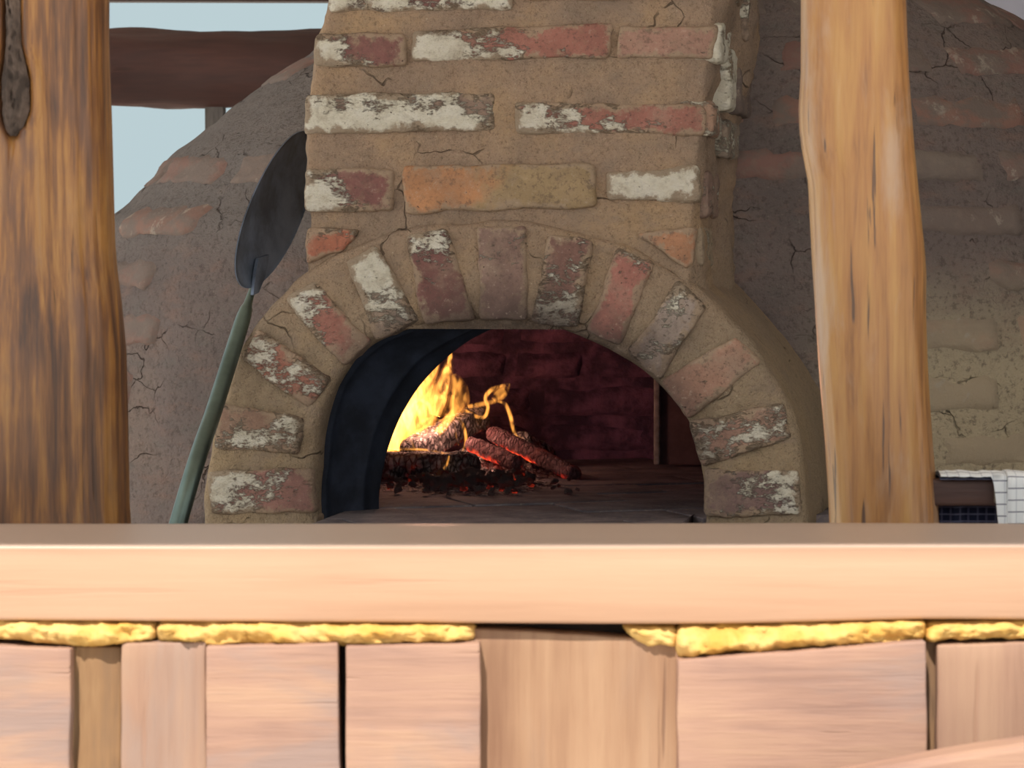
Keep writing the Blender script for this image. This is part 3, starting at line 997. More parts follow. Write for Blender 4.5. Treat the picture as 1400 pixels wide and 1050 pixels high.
def edge_tabs(lefts, rights, Y):
    """silhouette edges at picture rows -> centre and radius by height"""
    ys = sorted({y for y, _ in lefts} | {y for y, _ in rights}, reverse=True)
    ct, rt = [], []
    for y in ys:
        l, r = at(lerp_tab(lefts, y), y, Y), at(lerp_tab(rights, y), y, Y)
        ct.append((l.z, (l.x + r.x) / 2))
        rt.append((l.z, (r.x - l.x) / 2))
    return ct, rt

PY = 2.98
ct, rt = edge_tabs([(0, 1094), (100, 1094), (150, 1091), (190, 1093), (250, 1105), (350, 1109), (450, 1115), (600, 1126), (712, 1133)],
                   [(0, 1240), (100, 1244), (200, 1251), (260, 1257), (330, 1265), (370, 1268), (420, 1267), (500, 1269), (600, 1274), (712, 1281)], PY)
ct = [(0.0, ct[0][1] + 0.012)] + ct + [(EAVE_Z, ct[-1][1] - 0.03)]
rt = [(0.0, rt[0][1] + 0.004)] + rt + [(EAVE_Z, rt[-1][1] - 0.004)]
post_r = log_post('log_post', ct, rt, PY, 0.0, EAVE_Z, POST_B, 4.0, rows=240)
tag(post_r, 'slim honey-coloured varnished log post standing right of the oven arch', 'post')

ct, rt = edge_tabs([(0, -62), (260, -66), (480, -70), (712, -74)],
                   [(0, 149), (60, 149), (130, 151), (260, 155), (330, 157), (365, 160), (410, 166), (480, 171), (600, 172), (690, 173), (712, 175)], PY)
ct = [(0.0, ct[0][1])] + ct + [(EAVE_Z, ct[-1][1] - 0.01)]
rt = [(0.0, rt[0][1] + 0.004)] + rt + [(EAVE_Z, rt[-1][1] - 0.002)]
cl_path = [(-120, 14), (0, 17), (60, 18), (100, 20), (150, 21), (180, 18), (240, 15), (300, 12)]
cl_w = [(-120, 0.007), (60, 0.007), (110, 0.013), (150, 0.013), (175, 0.009), (185, 0.003), (250, 0.0012), (300, 0.0008)]
def left_cleft(x, z):
    # picture row of this height at the post's front
    py = 525 - FPX * ((z - CAM.z) * CP + (PY - 0.07) * SP) / ((PY - 0.07) * CP - (z - CAM.z) * SP)
    if py > 300 or py < -300:
        return 0.0
    xc = at(lerp_tab(cl_path, py), py, PY - 0.065).x
    w = lerp_tab(cl_w, py) * 1.15
    d = abs(x - xc) / w
    dep = min(0.026, w * 1.9)
    lip = -0.004 * math.exp(-((d - 1.5) / 0.35) ** 2) * sstep(0.002, 0.006, w)
    return dep * (1 - sstep(0.45, 1.15, d)) + lip
post_l = log_post('log_post', ct, rt, PY, 0.0, EAVE_Z, POST_A, 11.0, left_cleft, seg=220, rows=300)
tag(post_l, 'thick orange-brown varnished log post with bark-filled cleft, left of the peel', 'post')
# bark left in the cleft
verts, nrow, ncol = [], 60, 9
for j in range(nrow):
    py = -110 + (186 + 110) * j / (nrow - 1)
    w = lerp_tab(cl_w, py) * 0.95
    c = at(lerp_tab(cl_path, py), py, PY - 0.075)
    for i in range(ncol):
        s = i / (ncol - 1) * 2 - 1
        q = Vector((s * 3, j * 0.35, 2))
        verts.append(Vector((c.x + s * w, PY - 0.076 - 0.004 * (1 - s * s) + fbm(q, 3) * 0.007 + abs(s) * 0.004, c.z)))
obj('bark_seam', verts, grid_faces(ncol, nrow, False, True), BARK, post_l).matrix_parent_inverse = Matrix.Translation(-post_l.location)

def h_log(name, p0, p1, r0, r1, mat, seed, seg=40, n=80, wav=0.012):
    p0, p1 = Vector(p0), Vector(p1)
    verts = []
    for j in range(n):
        t = j / (n - 1)
        c = p0.lerp(p1, t)
        r = r0 + (r1 - r0) * t
        for i in range(seg):
            th = 2 * PI * i / seg
            d = fbm(Vector((t * 6 + seed, math.cos(th), math.sin(th))), 3) * wav
            verts.append(c + Vector((0, math.cos(th) * (r + d), math.sin(th) * (r + d))))
    faces = grid_faces(seg, n, True)
    faces.append(tuple(reversed(range(seg))))
    faces.append(tuple(range((n - 1) * seg, n * seg)))
    return obj(name, verts, faces, mat, None, (p0 + p1) / 2)

BY = 5.95
b0, b1 = at(-300, 82, BY), at(1000, 108, BY)
bm = h_log('roof_beam', b0, b1, 0.0665, 0.072, BEAM, 2.0)
tag(bm, 'dark stained round log beam crossing behind the dome and chimney', 'beam')
b0, b1 = at(-300, -38, 6.2), at(1000, -38, 6.2)
vv, ff = rbox((b1.x - b0.x) / 2, 0.03, (at(0, -80, 6.2).z - at(0, 3, 6.2).z) / 2, 0.006, 0.1)
mc = (b0 + b1) / 2
rb = obj('roof_batten', [p + Vector((mc.x, 6.2, (at(0, -80, 6.2).z + at(0, 3, 6.2).z) / 2)) + Vector((0, 0, -0.004 * (p.x / (b1.x - b0.x)))) for p in vv], ff, BEAM, None, mc)
tag(rb, 'thin reddish-brown sawn batten above the dark round beam', 'batten')
s0, s1 = at(281, 140, 5.95), at(308, 140, 5.95)
ztop = at(300, 136, 5.95).z
vv, ff = rbox((s1.x - s0.x) / 2, 0.018, ztop / 2, 0.004, 0.05)
gp = obj('support_post', [p + Vector(((s0.x + s1.x) / 2 + fbm(Vector((0, 0, p.z * 4))) * 0.002, 5.95, ztop / 2)) for p in vv], ff, GREYWOOD, None, ((s0.x + s1.x) / 2, 5.95, 0))
tag(gp, 'thin weathered grey wooden post under the dark round beam', 'post')

# ------------------------------------------------------------------ pizza peel
peel = empty('pizza_peel', at(345, 393, 4.10))
tag(peel, 'long-handled steel pizza peel with round black blade leaning against the oven', 'pizza peel')
def pl(p):
    return Vector(p) - peel.location
n0, n1_ = at(347, 392, 4.10), at(409, 180, 4.20)
axis = (n1_ - n0).normalized()
Lb = (n1_ - n0).length
wdir = Vector((0.345, 0.90, 0.16)).normalized()
nrm = axis.cross(wdir).normalized()
if nrm.y > 0:
    nrm = -nrm
mid = n0 + axis * Lb * 0.5
verts = []
NR, NA = 12, 72
for sidev in (0, 1):
    for j in range(NR):
        r = (j + 0.02) / (NR - 1)
        for i in range(NA):
            th = 2 * PI * i / NA
            dish = -0.010 * (1 - r * r) * (1 if sidev == 0 else 1)
            p = mid + axis * (math.cos(th) * Lb / 2 * r) + wdir * (math.sin(th) * 0.100 * r * (1 - 0.06 * math.cos(th))) + nrm * (dish + (0.0009 if sidev == 0 else -0.0009))
            verts.append(pl(p))
f1 = grid_faces(NA, NR, True)
off = NA * NR
f2 = [tuple(x + off for x in reversed(q)) for q in f1]
rim = [((NR - 1) * NA + i, off + (NR - 1) * NA + i, off + (NR - 1) * NA + (i + 1) % NA, (NR - 1) * NA + (i + 1) % NA) for i in range(NA)]
obj('blade', verts, f1 + f2 + rim, STEEL, peel)
h0, h1 = at(345, 396, 4.10), at(243, 718, 3.90)
dirh = (h1 - h0) / (h1.z - h0.z)
h2 = h1 + dirh * (0.012 - h1.z)
h2.y = h1.y - 0.10
P, W = resample([h0 + axis * 0.006, h0.lerp(h1, 0.06), h0.lerp(h1, 0.14), h0.lerp(h1, 0.5), h1, h1.lerp(h2, 0.5), h2], [0.0035, 0.0055, 0.0098, 0.0105, 0.0112, 0.0115, 0.0115], 60)
vv, ff = frame_tube([pl(p) for p in P], W, 20)
obj('handle', vv, ff, PIPE, peel)
# tongue of the handle riveted to the blade
P = [n0 - axis * 0.01 + nrm * 0.002, n0 + axis * 0.012 + nrm * 0.0015, n0 + axis * 0.030 - nrm * 0.0005, n0 + axis * 0.044 - nrm * 0.002]
verts = []
for p, w in zip(P, (0.008, 0.016, 0.017, 0.016)):
    for s, h in ((-1, 0.0), (-1, 0.004), (1, 0.004), (1, 0.0)):
        verts.append(pl(p + wdir * s * w + nrm * (h)))
obj('rivet_tongue', verts, grid_faces(4, 4, True) + [(0, 1, 2, 3), (15, 14, 13, 12)], STEEL, peel, smooth=False)

# ------------------------------------------------------------------ counter: rail, blocks, foam
z0 = at(700, 851, RAIL_Y).z
RW = 0.19
hh = (rail_top - z0) / 2
vv, ff = rbox(1.3, RW / 2, hh, 0.0035, 0.03)
out = []
for p in vv:
    q = p + Vector((0, RAIL_Y + RW / 2, z0 + hh))
    if p.z < 0:
        q.z += (851 - lerp_tab([(0, 848), (400, 850), (850, 853), (1000, 853), (1140, 850), (1270, 847), (1400, 848)], 700 + q.x * FPX / RAIL_Y)) * RAIL_Y / FPX
    q += Vector((0, fbm(Vector((q.x * 3, 0, q.z * 4)), 2) * 0.0015, fbm(Vector((q.x * 2.2, q.y * 3, 7)), 2) * 0.0008))
    out.append(q)
rail = obj('counter_rail', out, ff, RAIL, None, (0, RAIL_Y + RW / 2, z0 + hh))
paint_lit_top(RAIL, hh)
tag(rail, 'long planed peach-brown timber counter rail across the front of the oven', 'counter')

front = empty('clad_counter', (0, RAIL_Y + 0.02, 0))
tag(front, 'counter front clad in sawn wood blocks and boards with yellow foam joint', 'counter front')
def fl(p):
    return Vector(p) - front.location
vv, ff = rbox(1.3, 0.01, (z0 - 0.004) / 2, 0.003, 0.2)
obj('backing_board', [fl(p + Vector((0, RAIL_Y + 0.056, (z0 - 0.004) / 2))) for p in vv], ff, plain('dark_backing', (0.05, 0.035, 0.028), 0.9), front, smooth=False)

def cladding(name, tl, tr, bl, br, Yf, depth, mat, seed, r=0.0022):
    """front face corners in the picture at distance Yf"""
    c = [at(tl[0], tl[1], Yf), at(tr[0], tr[1], Yf), at(br[0], br[1], Yf), at(bl[0], bl[1], Yf)]
    o = sum(c, Vector()) / 4
    o.y = Yf + depth / 2
    hx = ((c[1] - c[0]).length + (c[2] - c[3]).length) / 4
    hz = ((c[3] - c[0]).length + (c[2] - c[1]).length) / 4
    vv, ff = rbox(hx, depth / 2, hz, r, 0.012)
    out = []
    for p in vv:
        s, t = p.x / hx * 0.5 + 0.5, 0.5 - p.z / hz * 0.5
        q = (c[0] * (1 - s) + c[1] * s) * (1 - t) + (c[3] * (1 - s) + c[2] * s) * t
        q = Vector((q.x, o.y + p.y, q.z))
        q += mnoise.noise_vector(Vector((q.x * 25 + seed, q.y * 25, q.z * 25))) * 0.0012
        out.append(fl(q))
    return obj(name, out, ff, mat, front, fl(o))

Yb = RAIL_Y - 0.006
LOW = 1330
cladding('wood_block', (-130, 880), (97, 886), (-130, LOW), (93, LOW), Yb, 0.05, BLOCKX, 1)
cladding('board', (92, 884), (166, 884), (88, LOW), (164, LOW), Yb + 0.018, 0.03, BROWNZ, 2)
cladding('board', (166, 880), (282, 878), (164, LOW), (282, LOW), Yb + 0.006, 0.04, BLOCKZ, 3)
cladding('wood_block', (281, 884), (462, 880), (283, LOW), (470, LOW), Yb, 0.05, BLOCKX, 4)
cladding('wood_block', (472, 884), (656, 880), (474, LOW), (660, LOW), Yb - 0.002, 0.052, BLOCKX, 5)
cladding('board', (645, 858), (936, 876), (655, LOW), (940, LOW), Yb + 0.020, 0.03, PLANK, 6)
cladding('wood_block', (926, 903), (1266, 877), (928, LOW), (1272, LOW), Yb - 0.003, 0.053, BLOCKX, 8)
cladding('board', (1264, 876), (1284, 876), (1268, LOW), (1286, LOW), Yb + 0.022, 0.03, BROWNZ, 9)
cladding('board', (1281, 882), (1480, 876), (1282, LOW), (1480, LOW), Yb + 0.008, 0.04, BLOCKZ, 10)

def foam(top, bot, Yf, seed, protr=0.012):
    x0, x1 = top[0][0], top[-1][0]
    n = max(14, int((x1 - x0) / 5))
    verts = []
    m = 15
    for k in range(n):
        x = x0 + (x1 - x0) * k / (n - 1)
        e = min(1.0, 4.0 * min(k, n - 1 - k) / (n - 1) * (x1 - x0) / 60.0)
        e = math.sqrt(max(0.02, 1 - (1 - e) ** 2))
        a, b = at(x, lerp_tab(top, x), Yf), at(x, lerp_tab(bot, x), Yf)
        mz = (a.z + b.z) / 2
        hz_ = (a.z - b.z) / 2 * (0.25 + 0.75 * e)
        for i in range(m):
            th = PI * i / (m - 1)
            q = Vector((x * 0.030 + seed, math.cos(th) * 0.8, math.sin(th) * 0.8))
            d = 1 + 0.30 * fbm(q, 3) + 0.12 * fbm(q * 4, 2)
            verts.append(fl(Vector((a.x, Yf + 0.022 - (protr + 0.016) * e * math.sin(th) ** 0.6 * d, mz + hz_ * math.cos(th) * (1 + 0.18 * fbm(q * 1.7, 3))))))
    o = obj('foam_bead', verts, grid_faces(m, n, False, True), FOAM, front)
    return o

Yfm = RAIL_Y + 0.004
foam([(-130, 846), (60, 848), (216, 850)], [(-130, 880), (20, 878), (110, 886), (170, 884), (216, 878)], Yfm, 1.0)
foam([(210, 850), (290, 848), (470, 850), (652, 852)], [(210, 880), (300, 884), (470, 886), (560, 880), (652, 880)], Yfm, 9.0)
foam([(852, 854), (880, 853), (930, 854)], [(852, 864), (885, 886), (905, 882), (930, 892)], Yfm + 0.006, 17.0)
foam([(922, 854), (1060, 853), (1140, 850), (1270, 846)], [(922, 902), (1010, 896), (1150, 886), (1270, 878)], Yfm - 0.001, 23.0, 0.013)
foam([(1262, 850), (1340, 848), (1480, 846)], [(1262, 884), (1300, 876), (1480, 874)], Yfm + 0.003, 31.0)

# curved timber in front of the counter, its upper edge just reaching into view
YC = 2.40
prof = [(1080, 1076), (1150, 1060), (1230, 1045), (1310, 1030), (1370, 1021), (1420, 1014), (1520, 1004), (1640, 998)]
verts = []
for px, py in resample([(x, y, 0) for x, y in prof], [0] * len(prof), 40)[0] and [(p.x, p.y) for p in resample([(x, y, 0) for x, y in prof], [0] * len(prof), 40)[0]]:
    c = at(px, py, YC)
    H = 0.11
    for dy, dz in ((0.0, -H), (0.0, -0.006), (0.0015, -0.002), (0.006, 0.0), (0.034, 0.0), (0.038, -0.004), (0.04, -H)):
        verts.append(Vector((c.x, YC + dy, c.z + dz)))
ff = grid_faces(7, 40, False, True)
ff += [tuple(range(7)), tuple(reversed(range(39 * 7, 40 * 7)))] + [(j * 7, (j + 1) * 7, (j + 1) * 7 + 6, j * 7 + 6) for j in range(39)]
cb_me = obj('curved_timber', verts, ff, BLOCKX, None, at(1400, 1060, YC), smooth=False)
tag(cb_me, 'curved pinkish timber edge in front of the wood blocks, bottom right corner', 'timber')
for sx in (1180, 1600):
    c = at(sx, 1100, YC)
    vv, ff = rbox(0.02, 0.015, (c.z + 0.02) / 2, 0.003, 0.1)
    obj('leg', [p + Vector((c.x, YC + 0.02, (c.z + 0.02) / 2)) - cb_me.location for p in vv], ff, BLOCKZ, cb_me, smooth=False)

# ------------------------------------------------------------------ towel rail and towels on the right post
TY = 2.965
a, b = at(1262, 655, TY), at(1371, 692, TY)
bw, bh = (b.x - a.x) / 2, (a.z - b.z) / 2
vv, ff = rbox(bw, 0.011, bh, 0.004, 0.01)
tr = obj('towel_board', [p + Vector(((a.x + b.x) / 2, TY + 0.011, (a.z + b.z) / 2)) for p in vv], ff, DARKWOOD, None, ((a.x + b.x) / 2, TY + 0.011, (a.z + b.z) / 2))
tag(tr, 'short dark brown board fixed to the slim log post, carrying the towels', 'board')
vv, ff = rbox(0.0022, 0.0008, bh * 0.75, 0.0006, 0.02)
obj('worn_edge', [p + Vector((bw - 0.006, -0.0112, 0)) for p in vv], ff, plain('bare_wood', (0.30, 0.24, 0.18), 0.8, 0, 90), tr)

def check_cloth(name, ground, line_a, line_b, su, sv, wl):
    M = Mat(name, 0.95, 0.1)
    s = M.n('ShaderNodeSeparateXYZ')
    M.l(M.tc.outputs['UV'], s.inputs[0])
    def lines(o, k, w, ph=0.0):
        fr = M.math('FRACT', M.math('ADD', M.math('MULTIPLY', o, k), ph))
        return M.math('LESS_THAN', fr, w)
    c = M.mix(M.math('MULTIPLY', lines(s.outputs[0], su, wl), 0.8), ground, line_b)
    c = M.mix(M.math('MULTIPLY', lines(s.outputs[1], sv, wl), 0.9), c, line_a)
    w = M.noise(M.tc.outputs['Object'], 900, 2)
    M.color(c)
    M.normal(M.bump(w, 0.2, 0.001))
    M.b.inputs['Sheen Weight'].default_value = 0.2
    return M.m

def towel(name, x0, x1, back, frontlen, lift, mat, seed, ncol=60, nrow=46):
    """draped over the board: back(px), frontlen(px) hanging lengths in metres"""
    verts, uvs = [], []
    top = a.z + lift
    for i in range(ncol):
        px = x0 + (x1 - x0) * i / (ncol - 1)
        X = at(px, 660, TY).x
        lb, lf = back(px), frontlen(px)
        over = 0.03
        tot = lb + over + lf
        for j in range(nrow):
            d = tot * j / (nrow - 1)
            fold = fbm(Vector((px * 0.05 + seed, d * 4, 0)), 2)
            if d < lb:
                y, z = TY + 0.026 + 0.004 * fold + lift, top - (lb - d)
            elif d < lb + over:
                t = (d - lb) / over
                y = TY + 0.026 + lift - t * (0.032 + 2 * lift)
                z = top + 0.003 * math.sin(PI * t) + 0.0015 * fold
            else:
                y, z = TY - 0.006 - lift - 0.005 * abs(fold), top - (d - lb - over)
            verts.append(Vector((X + 0.006 * (d - lb) * 1.0, y, z)))
            uvs.append((X, d))
    faces = grid_faces(nrow, ncol)
    o = obj(name, verts, faces, mat, None, at((x0 + x1) / 2, 660, TY))
    me = o.data
    ul = me.uv_layers.new(name='UVMap')
    for lp in me.loops:
        ul.data[lp.index].uv = uvs[lp.vertex_index]
    so = o.modifiers.new('thickness', 'SOLIDIFY')
    so.thickness = 0.0009
    return o

dark = towel('tea_towel', 1283, 1372, lambda p: 0.11, lambda p: 0.0005, 0.0012, check_cloth('navy_check_cloth', (0.012, 0.014, 0.035), (0.11, 0.11, 0.17), (0.07, 0.07, 0.12), 120, 150, 0.22), 3.0, nrow=50)
tag(dark, 'dark navy checked tea towel hanging behind the brown board by the log post', 'towel')
white = towel('tea_towel', 1284, 1475, lambda p: 0.02 if p < 1374 else 0.10, lambda p: 0.001 + 0.11 * sstep(1352, 1376, p), 0.0042, check_cloth('white_check_cloth', (0.80, 0.83, 0.86), (0.16, 0.16, 0.22), (0.55, 0.58, 0.64), 95, 92, 0.11), 8.0, ncol=110)
tag(white, 'white tea towel with thin dark lines draped over the brown board', 'towel')

# ------------------------------------------------------------------ fire: logs, embers, flames
def char_material(name, base, grey, glow=0.0, soft=0.0):
    M = Mat(name, 0.9, 0.2)
    oc = M.tc.outputs['Object']
    n1 = M.noise(M.map(oc, (0.5, 1, 1)), 60, 4, 0.6)
    vor = M.n('ShaderNodeTexVoronoi', feature='DISTANCE_TO_EDGE')
    wv = M.n('ShaderNodeVectorMath', operation='ADD')
    wn_ = M.n('ShaderNodeTexNoise')
    M.l(oc, wn_.inputs['Vector'])
    wn_.inputs['Scale'].default_value = 70
    wn_.inputs['Detail'].default_value = 4
    ws = M.n('ShaderNodeVectorMath', operation='SCALE')
    M.l(wn_.outputs['Color'], ws.inputs[0])
    ws.inputs['Scale'].default_value = 0.012
    M.l(M.map(oc, (1.25, 0.9, 0.55)), wv.inputs[0])
    M.l(ws.outputs[0], wv.inputs[1])
    M.l(wv.outputs[0], vor.inputs['Vector'])
    vor.inputs['Scale'].default_value = 115
    chk = M.math('ADD', M.math('MULTIPLY', M.step(vor.outputs['Distance'], 0.03, 0.2), 1 - soft), soft)
    M.color(M.mix(chk, (0.004, 0.004, 0.005), M.mix(M.step(n1, 0.4, 0.65), base, grey)))
    M.normal(M.bump(M.math('ADD', chk, M.math('MULTIPLY', n1, 0.5)), 0.9, 0.004))
    if glow:
        g = M.noise(oc, 34, 4, 0.65)
        geo = M.n('ShaderNodeNewGeometry')
        sp = M.n('ShaderNodeSeparateXYZ')
        M.l(geo.outputs['Normal'], sp.inputs[0])
        down = M.step(sp.outputs[2], 0.0, -0.75)          # live coal shows on the undersides
        M.set(M.b.inputs['Emission Color'], M.ramp(g, [(0.45, (0.35, 0.01, 0.012)), (0.62, (1.0, 0.06, 0.02)), (0.75, (1.0, 0.30, 0.05))]))
        M.set(M.b.inputs['Emission Strength'], M.math('MULTIPLY', M.math('MULTIPLY', M.step(g, 0.45, 0.66), M.math('ADD', down, 0.03)), glow))
    return M.m

CHAR = char_material('charred_wood', (0.13, 0.115, 0.115), (0.46, 0.42, 0.42), 0.3, 0.28)
CHARG = char_material('glowing_charcoal', (0.11, 0.05, 0.055), (0.19, 0.115, 0.125), 1.2, 0.65)
ASH = char_material('ash_and_coal', (0.13, 0.105, 0.11), (0.42, 0.37, 0.37), 0.06, 0.5)

def fire_log(name, p0, p1, r, mat, seed, split=False, seg=26, n=60):
    p0, p1 = Vector(p0), Vector(p1)
    t = (p1 - p0).normalized()
    a_ = t.cross(Vector((0, 0, 1))).normalized()
    b_ = a_.cross(t).normalized()
    verts = []
    for j in range(n):
        s = j / (n - 1)
        endr = min(1.0, math.sqrt(max(0.05, 1 - (1 - min(1, min(s, 1 - s) * 14)) ** 2)))
        for i in range(seg):
            th = 2 * PI * i / seg
            k = 1.0
            if split:
                m = max(abs(math.cos(th)), abs(math.sin(th)) * 1.0)
                k = 0.86 / m * 0.75 + 0.25
            d = fbm(Vector((s * 7 + seed, math.cos(th) * 1.3, math.sin(th) * 1.3)), 3) * 0.13
            c_ = fbm(Vector((s * 40 + seed, math.cos(th) * 3, math.sin(th) * 3)), 2) * 0.07
            rr = r * (k + d + c_) * endr
            verts.append(p0.lerp(p1, s) + a_ * math.cos(th) * rr + b_ * math.sin(th) * rr)
    faces = grid_faces(seg, n, True)
    faces.append(tuple(reversed(range(seg))))
    faces.append(tuple(range((n - 1) * seg, n * seg)))
    o = obj(name, verts, faces, mat, None, (p0 + p1) / 2)
    return o

l1 = fire_log('firewood_log', at(400, 636, 4.66), at(657, 637, 4.60), 0.0215, CHAR, 1.0, True)
tag(l1, 'thick charred split log lying across the front of the fire', 'firewood')
l2 = fire_log('firewood_log', at(556, 622, 4.72), at(660, 566, 4.92), 0.021, CHAR, 5.0, True)
tag(l2, 'charred log propped up slanting through the flames', 'firewood')
l3 = fire_log('firewood_log', at(668, 590, 4.76), at(792, 652, 4.62), 0.0125, CHARG, 9.0)
tag(l3, 'slim red glowing branch sloping down to the right over the embers', 'firewood')
l4 = fire_log('firewood_log', at(708, 606, 4.84), at(745, 628, 4.93), 0.021, CHAR, 14.0)
tag(l4, 'short charred stub behind the glowing branch', 'firewood')
l5 = fire_log('firewood_log', at(640, 606, 4.74), at(712, 636, 4.66), 0.012, CHARG, 19.0)
tag(l5, 'ashen reddish stick under the glowing branch, half in the embers', 'firewood')

# ember bed: a heap too fine to count
def heap(u, vv_):
    h = 0.036 * math.exp(-(((u + 0.17) / 0.085) ** 2 + ((vv_ - 0.80) / 0.10) ** 2))
    h += 0.0095 * math.exp(-(((u + 0.05 + 0.174 * vv_) / 0.13) ** 2 + ((vv_ - 0.54) / 0.21) ** 2))
    return h
verts, nx, ny = [], 190, 120
for j in range(ny):
    for i in range(nx):
        u = -0.44 + 0.54 * i / (nx - 1)
        w = 0.28 + 0.64 * j / (ny - 1)
        h = heap(u, w)
        q = Vector((u * 55, w * 55, 0))
        lump = mnoise.voronoi(Vector((u * 75, w * 75, 0.3)))[0][0]
        z = -0.005 + h + (0.010 - lump * 0.016) * sstep(0.0015, 0.016, h) + fbm(q, 2) * 0.002
        verts.append(Vector((u, w, z)))
o = obj('ember_bed', [OVEN_O + U * p.x + V * p.y + Vector((0, 0, p.z)) for p in verts], grid_faces(nx, ny), ASH, None, OVEN_O + U * -0.17 + V * 0.66)
o['kind'] = 'stuff'
tag(o, 'bed of ash and fine embers heaped on the oven floor', 'embers')

rnd = random.Random(21)
protos = []
for k in range(4):
    vv, ff = rbox(1, 0.8, 0.7, 0.3, 0.45)
    vv = [p + mnoise.noise_vector(p * 1.3 + Vector((k * 7, 0, 0))) * 0.45 for p in vv]
    me = mesh('coal_lump', vv, ff)
    me.materials.append(CHARG if k < 1 else ASH)
    protos.append(me)
n = 0
while n < 110:
    w = rnd.gauss(0.47, 0.085)
    x_ = rnd.gauss(-0.07, 0.075)
    u = x_ - 0.174 * w
    if not (-0.185 < x_ < 0.11 and 0.29 < w < 0.78):
        continue
    if 0.565 < w < 0.67 and u < -0.10:
        continue
    h = heap(u, w)
    s = rnd.uniform(0.0042, 0.0095)
    if h < 0.006:
        s *= 0.6
    p = OVEN_O + U * u + V * w + Vector((0, 0, max(0.0, h) + s * 0.45))
    c = bpy.data.objects.new('coal_lump', protos[rnd.randrange(4) if rnd.random() < 0.7 else 2])
    COL.objects.link(c)
    c.location = p
    c.scale = (s, s * rnd.uniform(0.8, 1.2), s * rnd.uniform(0.7, 1.1))
    c.rotation_euler = (rnd.uniform(-0.5, 0.5), rnd.uniform(-0.5, 0.5), rnd.uniform(0, 6))
    tag(c, 'small lump of charcoal scattered on the ember bed', 'charcoal', 'charcoal lumps on the ember bed')
    n += 1

# flames: glowing gas, thicker where it is brighter
def flame_mat(name, col, strength, wisp=0.12):
    m = bpy.data.materials.new(name)
    m.use_nodes = True
    nt = m.node_tree
    nt.nodes.clear()
    o = nt.nodes.new('ShaderNodeOutputMaterial')
    e = nt.nodes.new('ShaderNodeEmission')
    e.inputs['Color'].default_value = col + (1,)
    tc = nt.nodes.new('ShaderNodeTexCoord')
    nz = nt.nodes.new('ShaderNodeTexNoise')
    mp = nt.nodes.new('ShaderNodeMapping')
    mp.inputs['Scale'].default_value = (1, 1, 0.45)
    nt.links.new(tc.outputs['Object'], mp.inputs['Vector'])
    nt.links.new(mp.outputs[0], nz.inputs['Vector'])
    nz.inputs['Scale'].default_value = 70
    nz.inputs['Detail'].default_value = 2
    nz.inputs['Distortion'].default_value = 1.2
    mr = nt.nodes.new('ShaderNodeMapRange')
    mr.inputs['From Min'].default_value = 0.40
    mr.inputs['From Max'].default_value = 0.62
    mr.inputs['To Min'].default_value = strength * wisp
    mr.inputs['To Max'].default_value = strength * (2 - wisp)
    nt.links.new(nz.outputs['Fac'], mr.inputs['Value'])
    nt.links.new(mr.outputs[0], e.inputs['Strength'])
    nt.links.new(e.outputs[0], o.inputs['Volume'])
    return m
FL_HOT = flame_mat('hot_flame_gas', (1.0, 0.42, 0.07), 60, 0.02)
FL_HALO = flame_mat('outer_flame_gas', (1.0, 0.32, 0.05), 26, 0.1)
FL_RIB = flame_mat('flame_ribbon_gas', (1.0, 0.40, 0.07), 150, 0.1)
fire = empty('fire', at(600, 640, 4.72))
tag(fire, 'bright yellow flames rising from the burning logs inside the oven', 'fire')
def flame(path, radii, Y, mat, squash=0.8, n=40, seed=0.0, wob=0.3, grow=1.3):
    pts = [at(p[0], p[1], Y + (p[2] if len(p) > 2 else 0)) - fire.location for p in path]
    k = Y / FPX
    P, W = resample(pts, [r * k * grow for r in radii], n)
    vv, ff = frame_tube(P, W, 16, [squash] * n)
    out = []
    for i, p in enumerate(vv):
        q = Vector((p.x * 28 + seed, p.y * 28, p.z * 16))
        c = P[i // 16]
        out.append(c + (p - c) * (1 + wob * fbm(q, 2)))
    vol = sum(out[q[0]].dot((out[q[1]] - out[q[0]]).cross(out[q[2]] - out[q[0]])) for q in ff)
    c0 = sum(out, Vector()) / len(out)
    vol = sum((out[q[0]] - c0).dot((out[q[1]] - c0).cross(out[q[-1]] - c0)) for q in ff)
    if vol < 0:
        ff = [tuple(reversed(q)) for q in ff]
    fl_ = obj('flame', out, ff, FL_HALO, fire)
    core = []
    for i, p in enumerate(out):
        c = P[i // 16]
        core.append(c + (p - c) * 0.72)
    obj('flame_core', core, ff, mat, fl_)
    return fl_
flame([(520, 618), (528, 596), (545, 566), (566, 535), (588, 508), (600, 492)], [15, 22, 24, 20, 11, 1.5], 4.78, FL_HOT, 0.9, seed=1)
flame([(548, 616), (552, 590), (566, 560), (580, 535), (592, 516)], [16, 20, 19, 13, 2], 4.76, FL_HOT, 0.8, seed=2)
flame([(575, 606), (580, 585), (583, 560), (590, 540), (600, 522)], [8, 13, 15, 10, 2], 4.80, FL_HOT, 0.8, seed=3)
flame([(595, 568), (602, 545), (606, 525), (612, 505), (617, 480)], [7, 10, 9, 6.5, 0.8], 4.84, FL_RIB, 0.7, seed=4)
flame([(612, 580), (620, 560), (626, 545), (627, 530), (619, 512)], [5, 10, 12, 10, 3], 4.85, FL_HOT, 0.5, seed=5)
flame([(585, 600), (600, 588), (615, 570), (622, 556)], [3, 6, 6, 2], 4.77, FL_RIB, 0.8, seed=6)
flame([(619, 540), (623, 562), (634, 585), (637, 605), (630, 621)], [2.4, 3.2, 3.4, 3.2, 1.5], 4.74, FL_RIB, 0.9, seed=7, wob=0.1, grow=1.0)
flame([(622, 575), (623, 592), (627, 608)], [1.0, 1.8, 1.0], 4.74, FL_HOT, 0.9, seed=8, wob=0.1, grow=1.0)
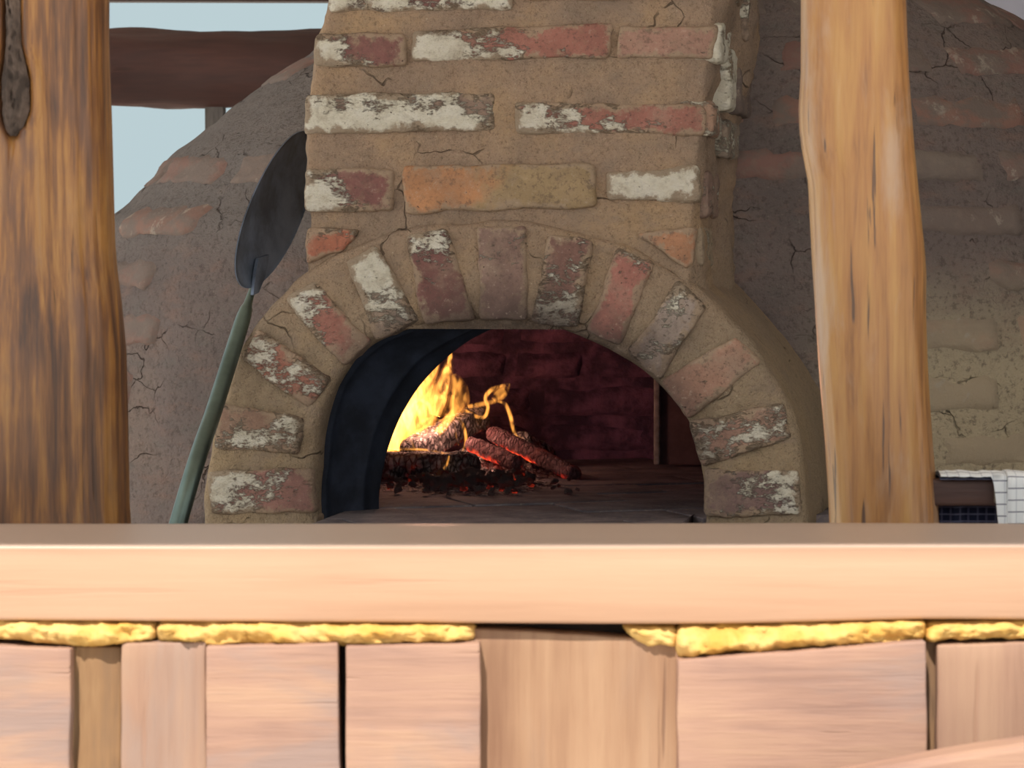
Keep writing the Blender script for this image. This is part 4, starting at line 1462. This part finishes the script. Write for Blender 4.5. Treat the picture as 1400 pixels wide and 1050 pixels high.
flame([(636, 561), (650, 569), (662, 570), (667, 558), (664, 543), (674, 532), (696, 524)], [2.6, 3.2, 3.4, 3.2, 3.6, 4.5, 1.2], 4.86, FL_RIB, 0.9, seed=9, n=60, wob=0.12, grow=1.0)
flame([(640, 556), (656, 553), (676, 548), (690, 540), (697, 524)], [3.5, 4, 4.5, 4, 0.8], 4.87, FL_HOT, 0.9, seed=10, wob=0.12, grow=1.0)
flame([(674, 546), (686, 536), (693, 528)], [5, 7, 4], 4.875, FL_HOT, 0.5, seed=15)
flame([(680, 549), (690, 552), (697, 566), (701, 584), (706, 596), (716, 600)], [1.5, 3.4, 3.8, 3.4, 2.6, 1.0], 4.84, FL_RIB, 0.9, seed=11, n=50, wob=0.1, grow=1.0)
flame([(522, 616), (560, 614), (590, 616), (612, 621), (630, 624)], [2.2, 2.6, 2.4, 2.2, 1.2], 4.60, FL_RIB, 0.9, seed=12, wob=0.15, grow=1.0)
flame([(614, 623), (611, 634), (604, 645), (599, 652)], [1.4, 2.4, 2.4, 1.4], 4.585, FL_RIB, 0.9, seed=13, wob=0.1, grow=1.0)
flame([(572, 606), (574, 590), (582, 581), (583, 592), (576, 604)], [1.6, 2.6, 2.6, 2.6, 1.0], 4.74, FL_RIB, 0.9, seed=14, wob=0.1, grow=1.0)
# bright streaks licking through the body of the fire
for k, (path, rad, yy) in enumerate([
    ([(534, 600), (548, 575), (560, 560), (574, 552), (586, 536), (596, 520)], [2.5, 3.5, 4, 3.5, 3, 1], 4.70),
    ([(545, 612), (556, 596), (575, 588), (588, 578), (600, 560), (606, 540)], [2, 3.5, 3.5, 3, 2.5, 1], 4.70),
    ([(558, 565), (570, 548), (585, 552), (592, 568), (602, 575), (614, 566)], [1.5, 3, 3.5, 3, 2.5, 1], 4.71),
    ([(540, 585), (552, 555), (566, 532), (582, 520), (584, 508), (576, 506)], [2, 3, 3, 2.5, 2, 1], 4.72),
    ([(566, 612), (562, 596), (572, 580), (590, 570), (610, 556)], [2, 3, 3, 2.5, 1], 4.69),
    ([(602, 545), (610, 530), (606, 515), (612, 498), (616, 484)], [2, 3, 2.5, 2, 0.6], 4.80)]):
    flame(path, rad, yy, FL_RIB, 0.9, seed=30 + k, wob=0.2, grow=1.0)
M = Mat('live_spark')
M.b.inputs['Base Color'].default_value = (0.3, 0.05, 0.02, 1)
M.b.inputs['Emission Color'].default_value = (1, 0.42, 0.08, 1)
M.b.inputs['Emission Strength'].default_value = 4.0
for (sx, sy, sr) in ((594, 657, 0.0032), (554, 675, 0.0022)):
    vv, ff = rbox(1, 1, 1, 0.7, 0.5)
    p0 = at(sx, sy, 4.56 if sx > 580 else 4.46)
    o = obj('spark', [p * sr + p0 for p in vv], ff, M.m, None, p0)
    tag(o, 'bright orange spark glowing under the front log' if sx > 580 else 'tiny orange spark glowing low on the ash, left of the ember bed', 'spark')

fl_d = bpy.data.lights.new('fire_light', 'POINT')
fl_d.energy = 1.7
fl_d.color = (1.0, 0.50, 0.36)
fl_d.shadow_soft_size = 0.05
fl_o = bpy.data.objects.new('fire_light', fl_d)
COL.objects.link(fl_o)
fl_o.location = at(590, 560, 4.74)
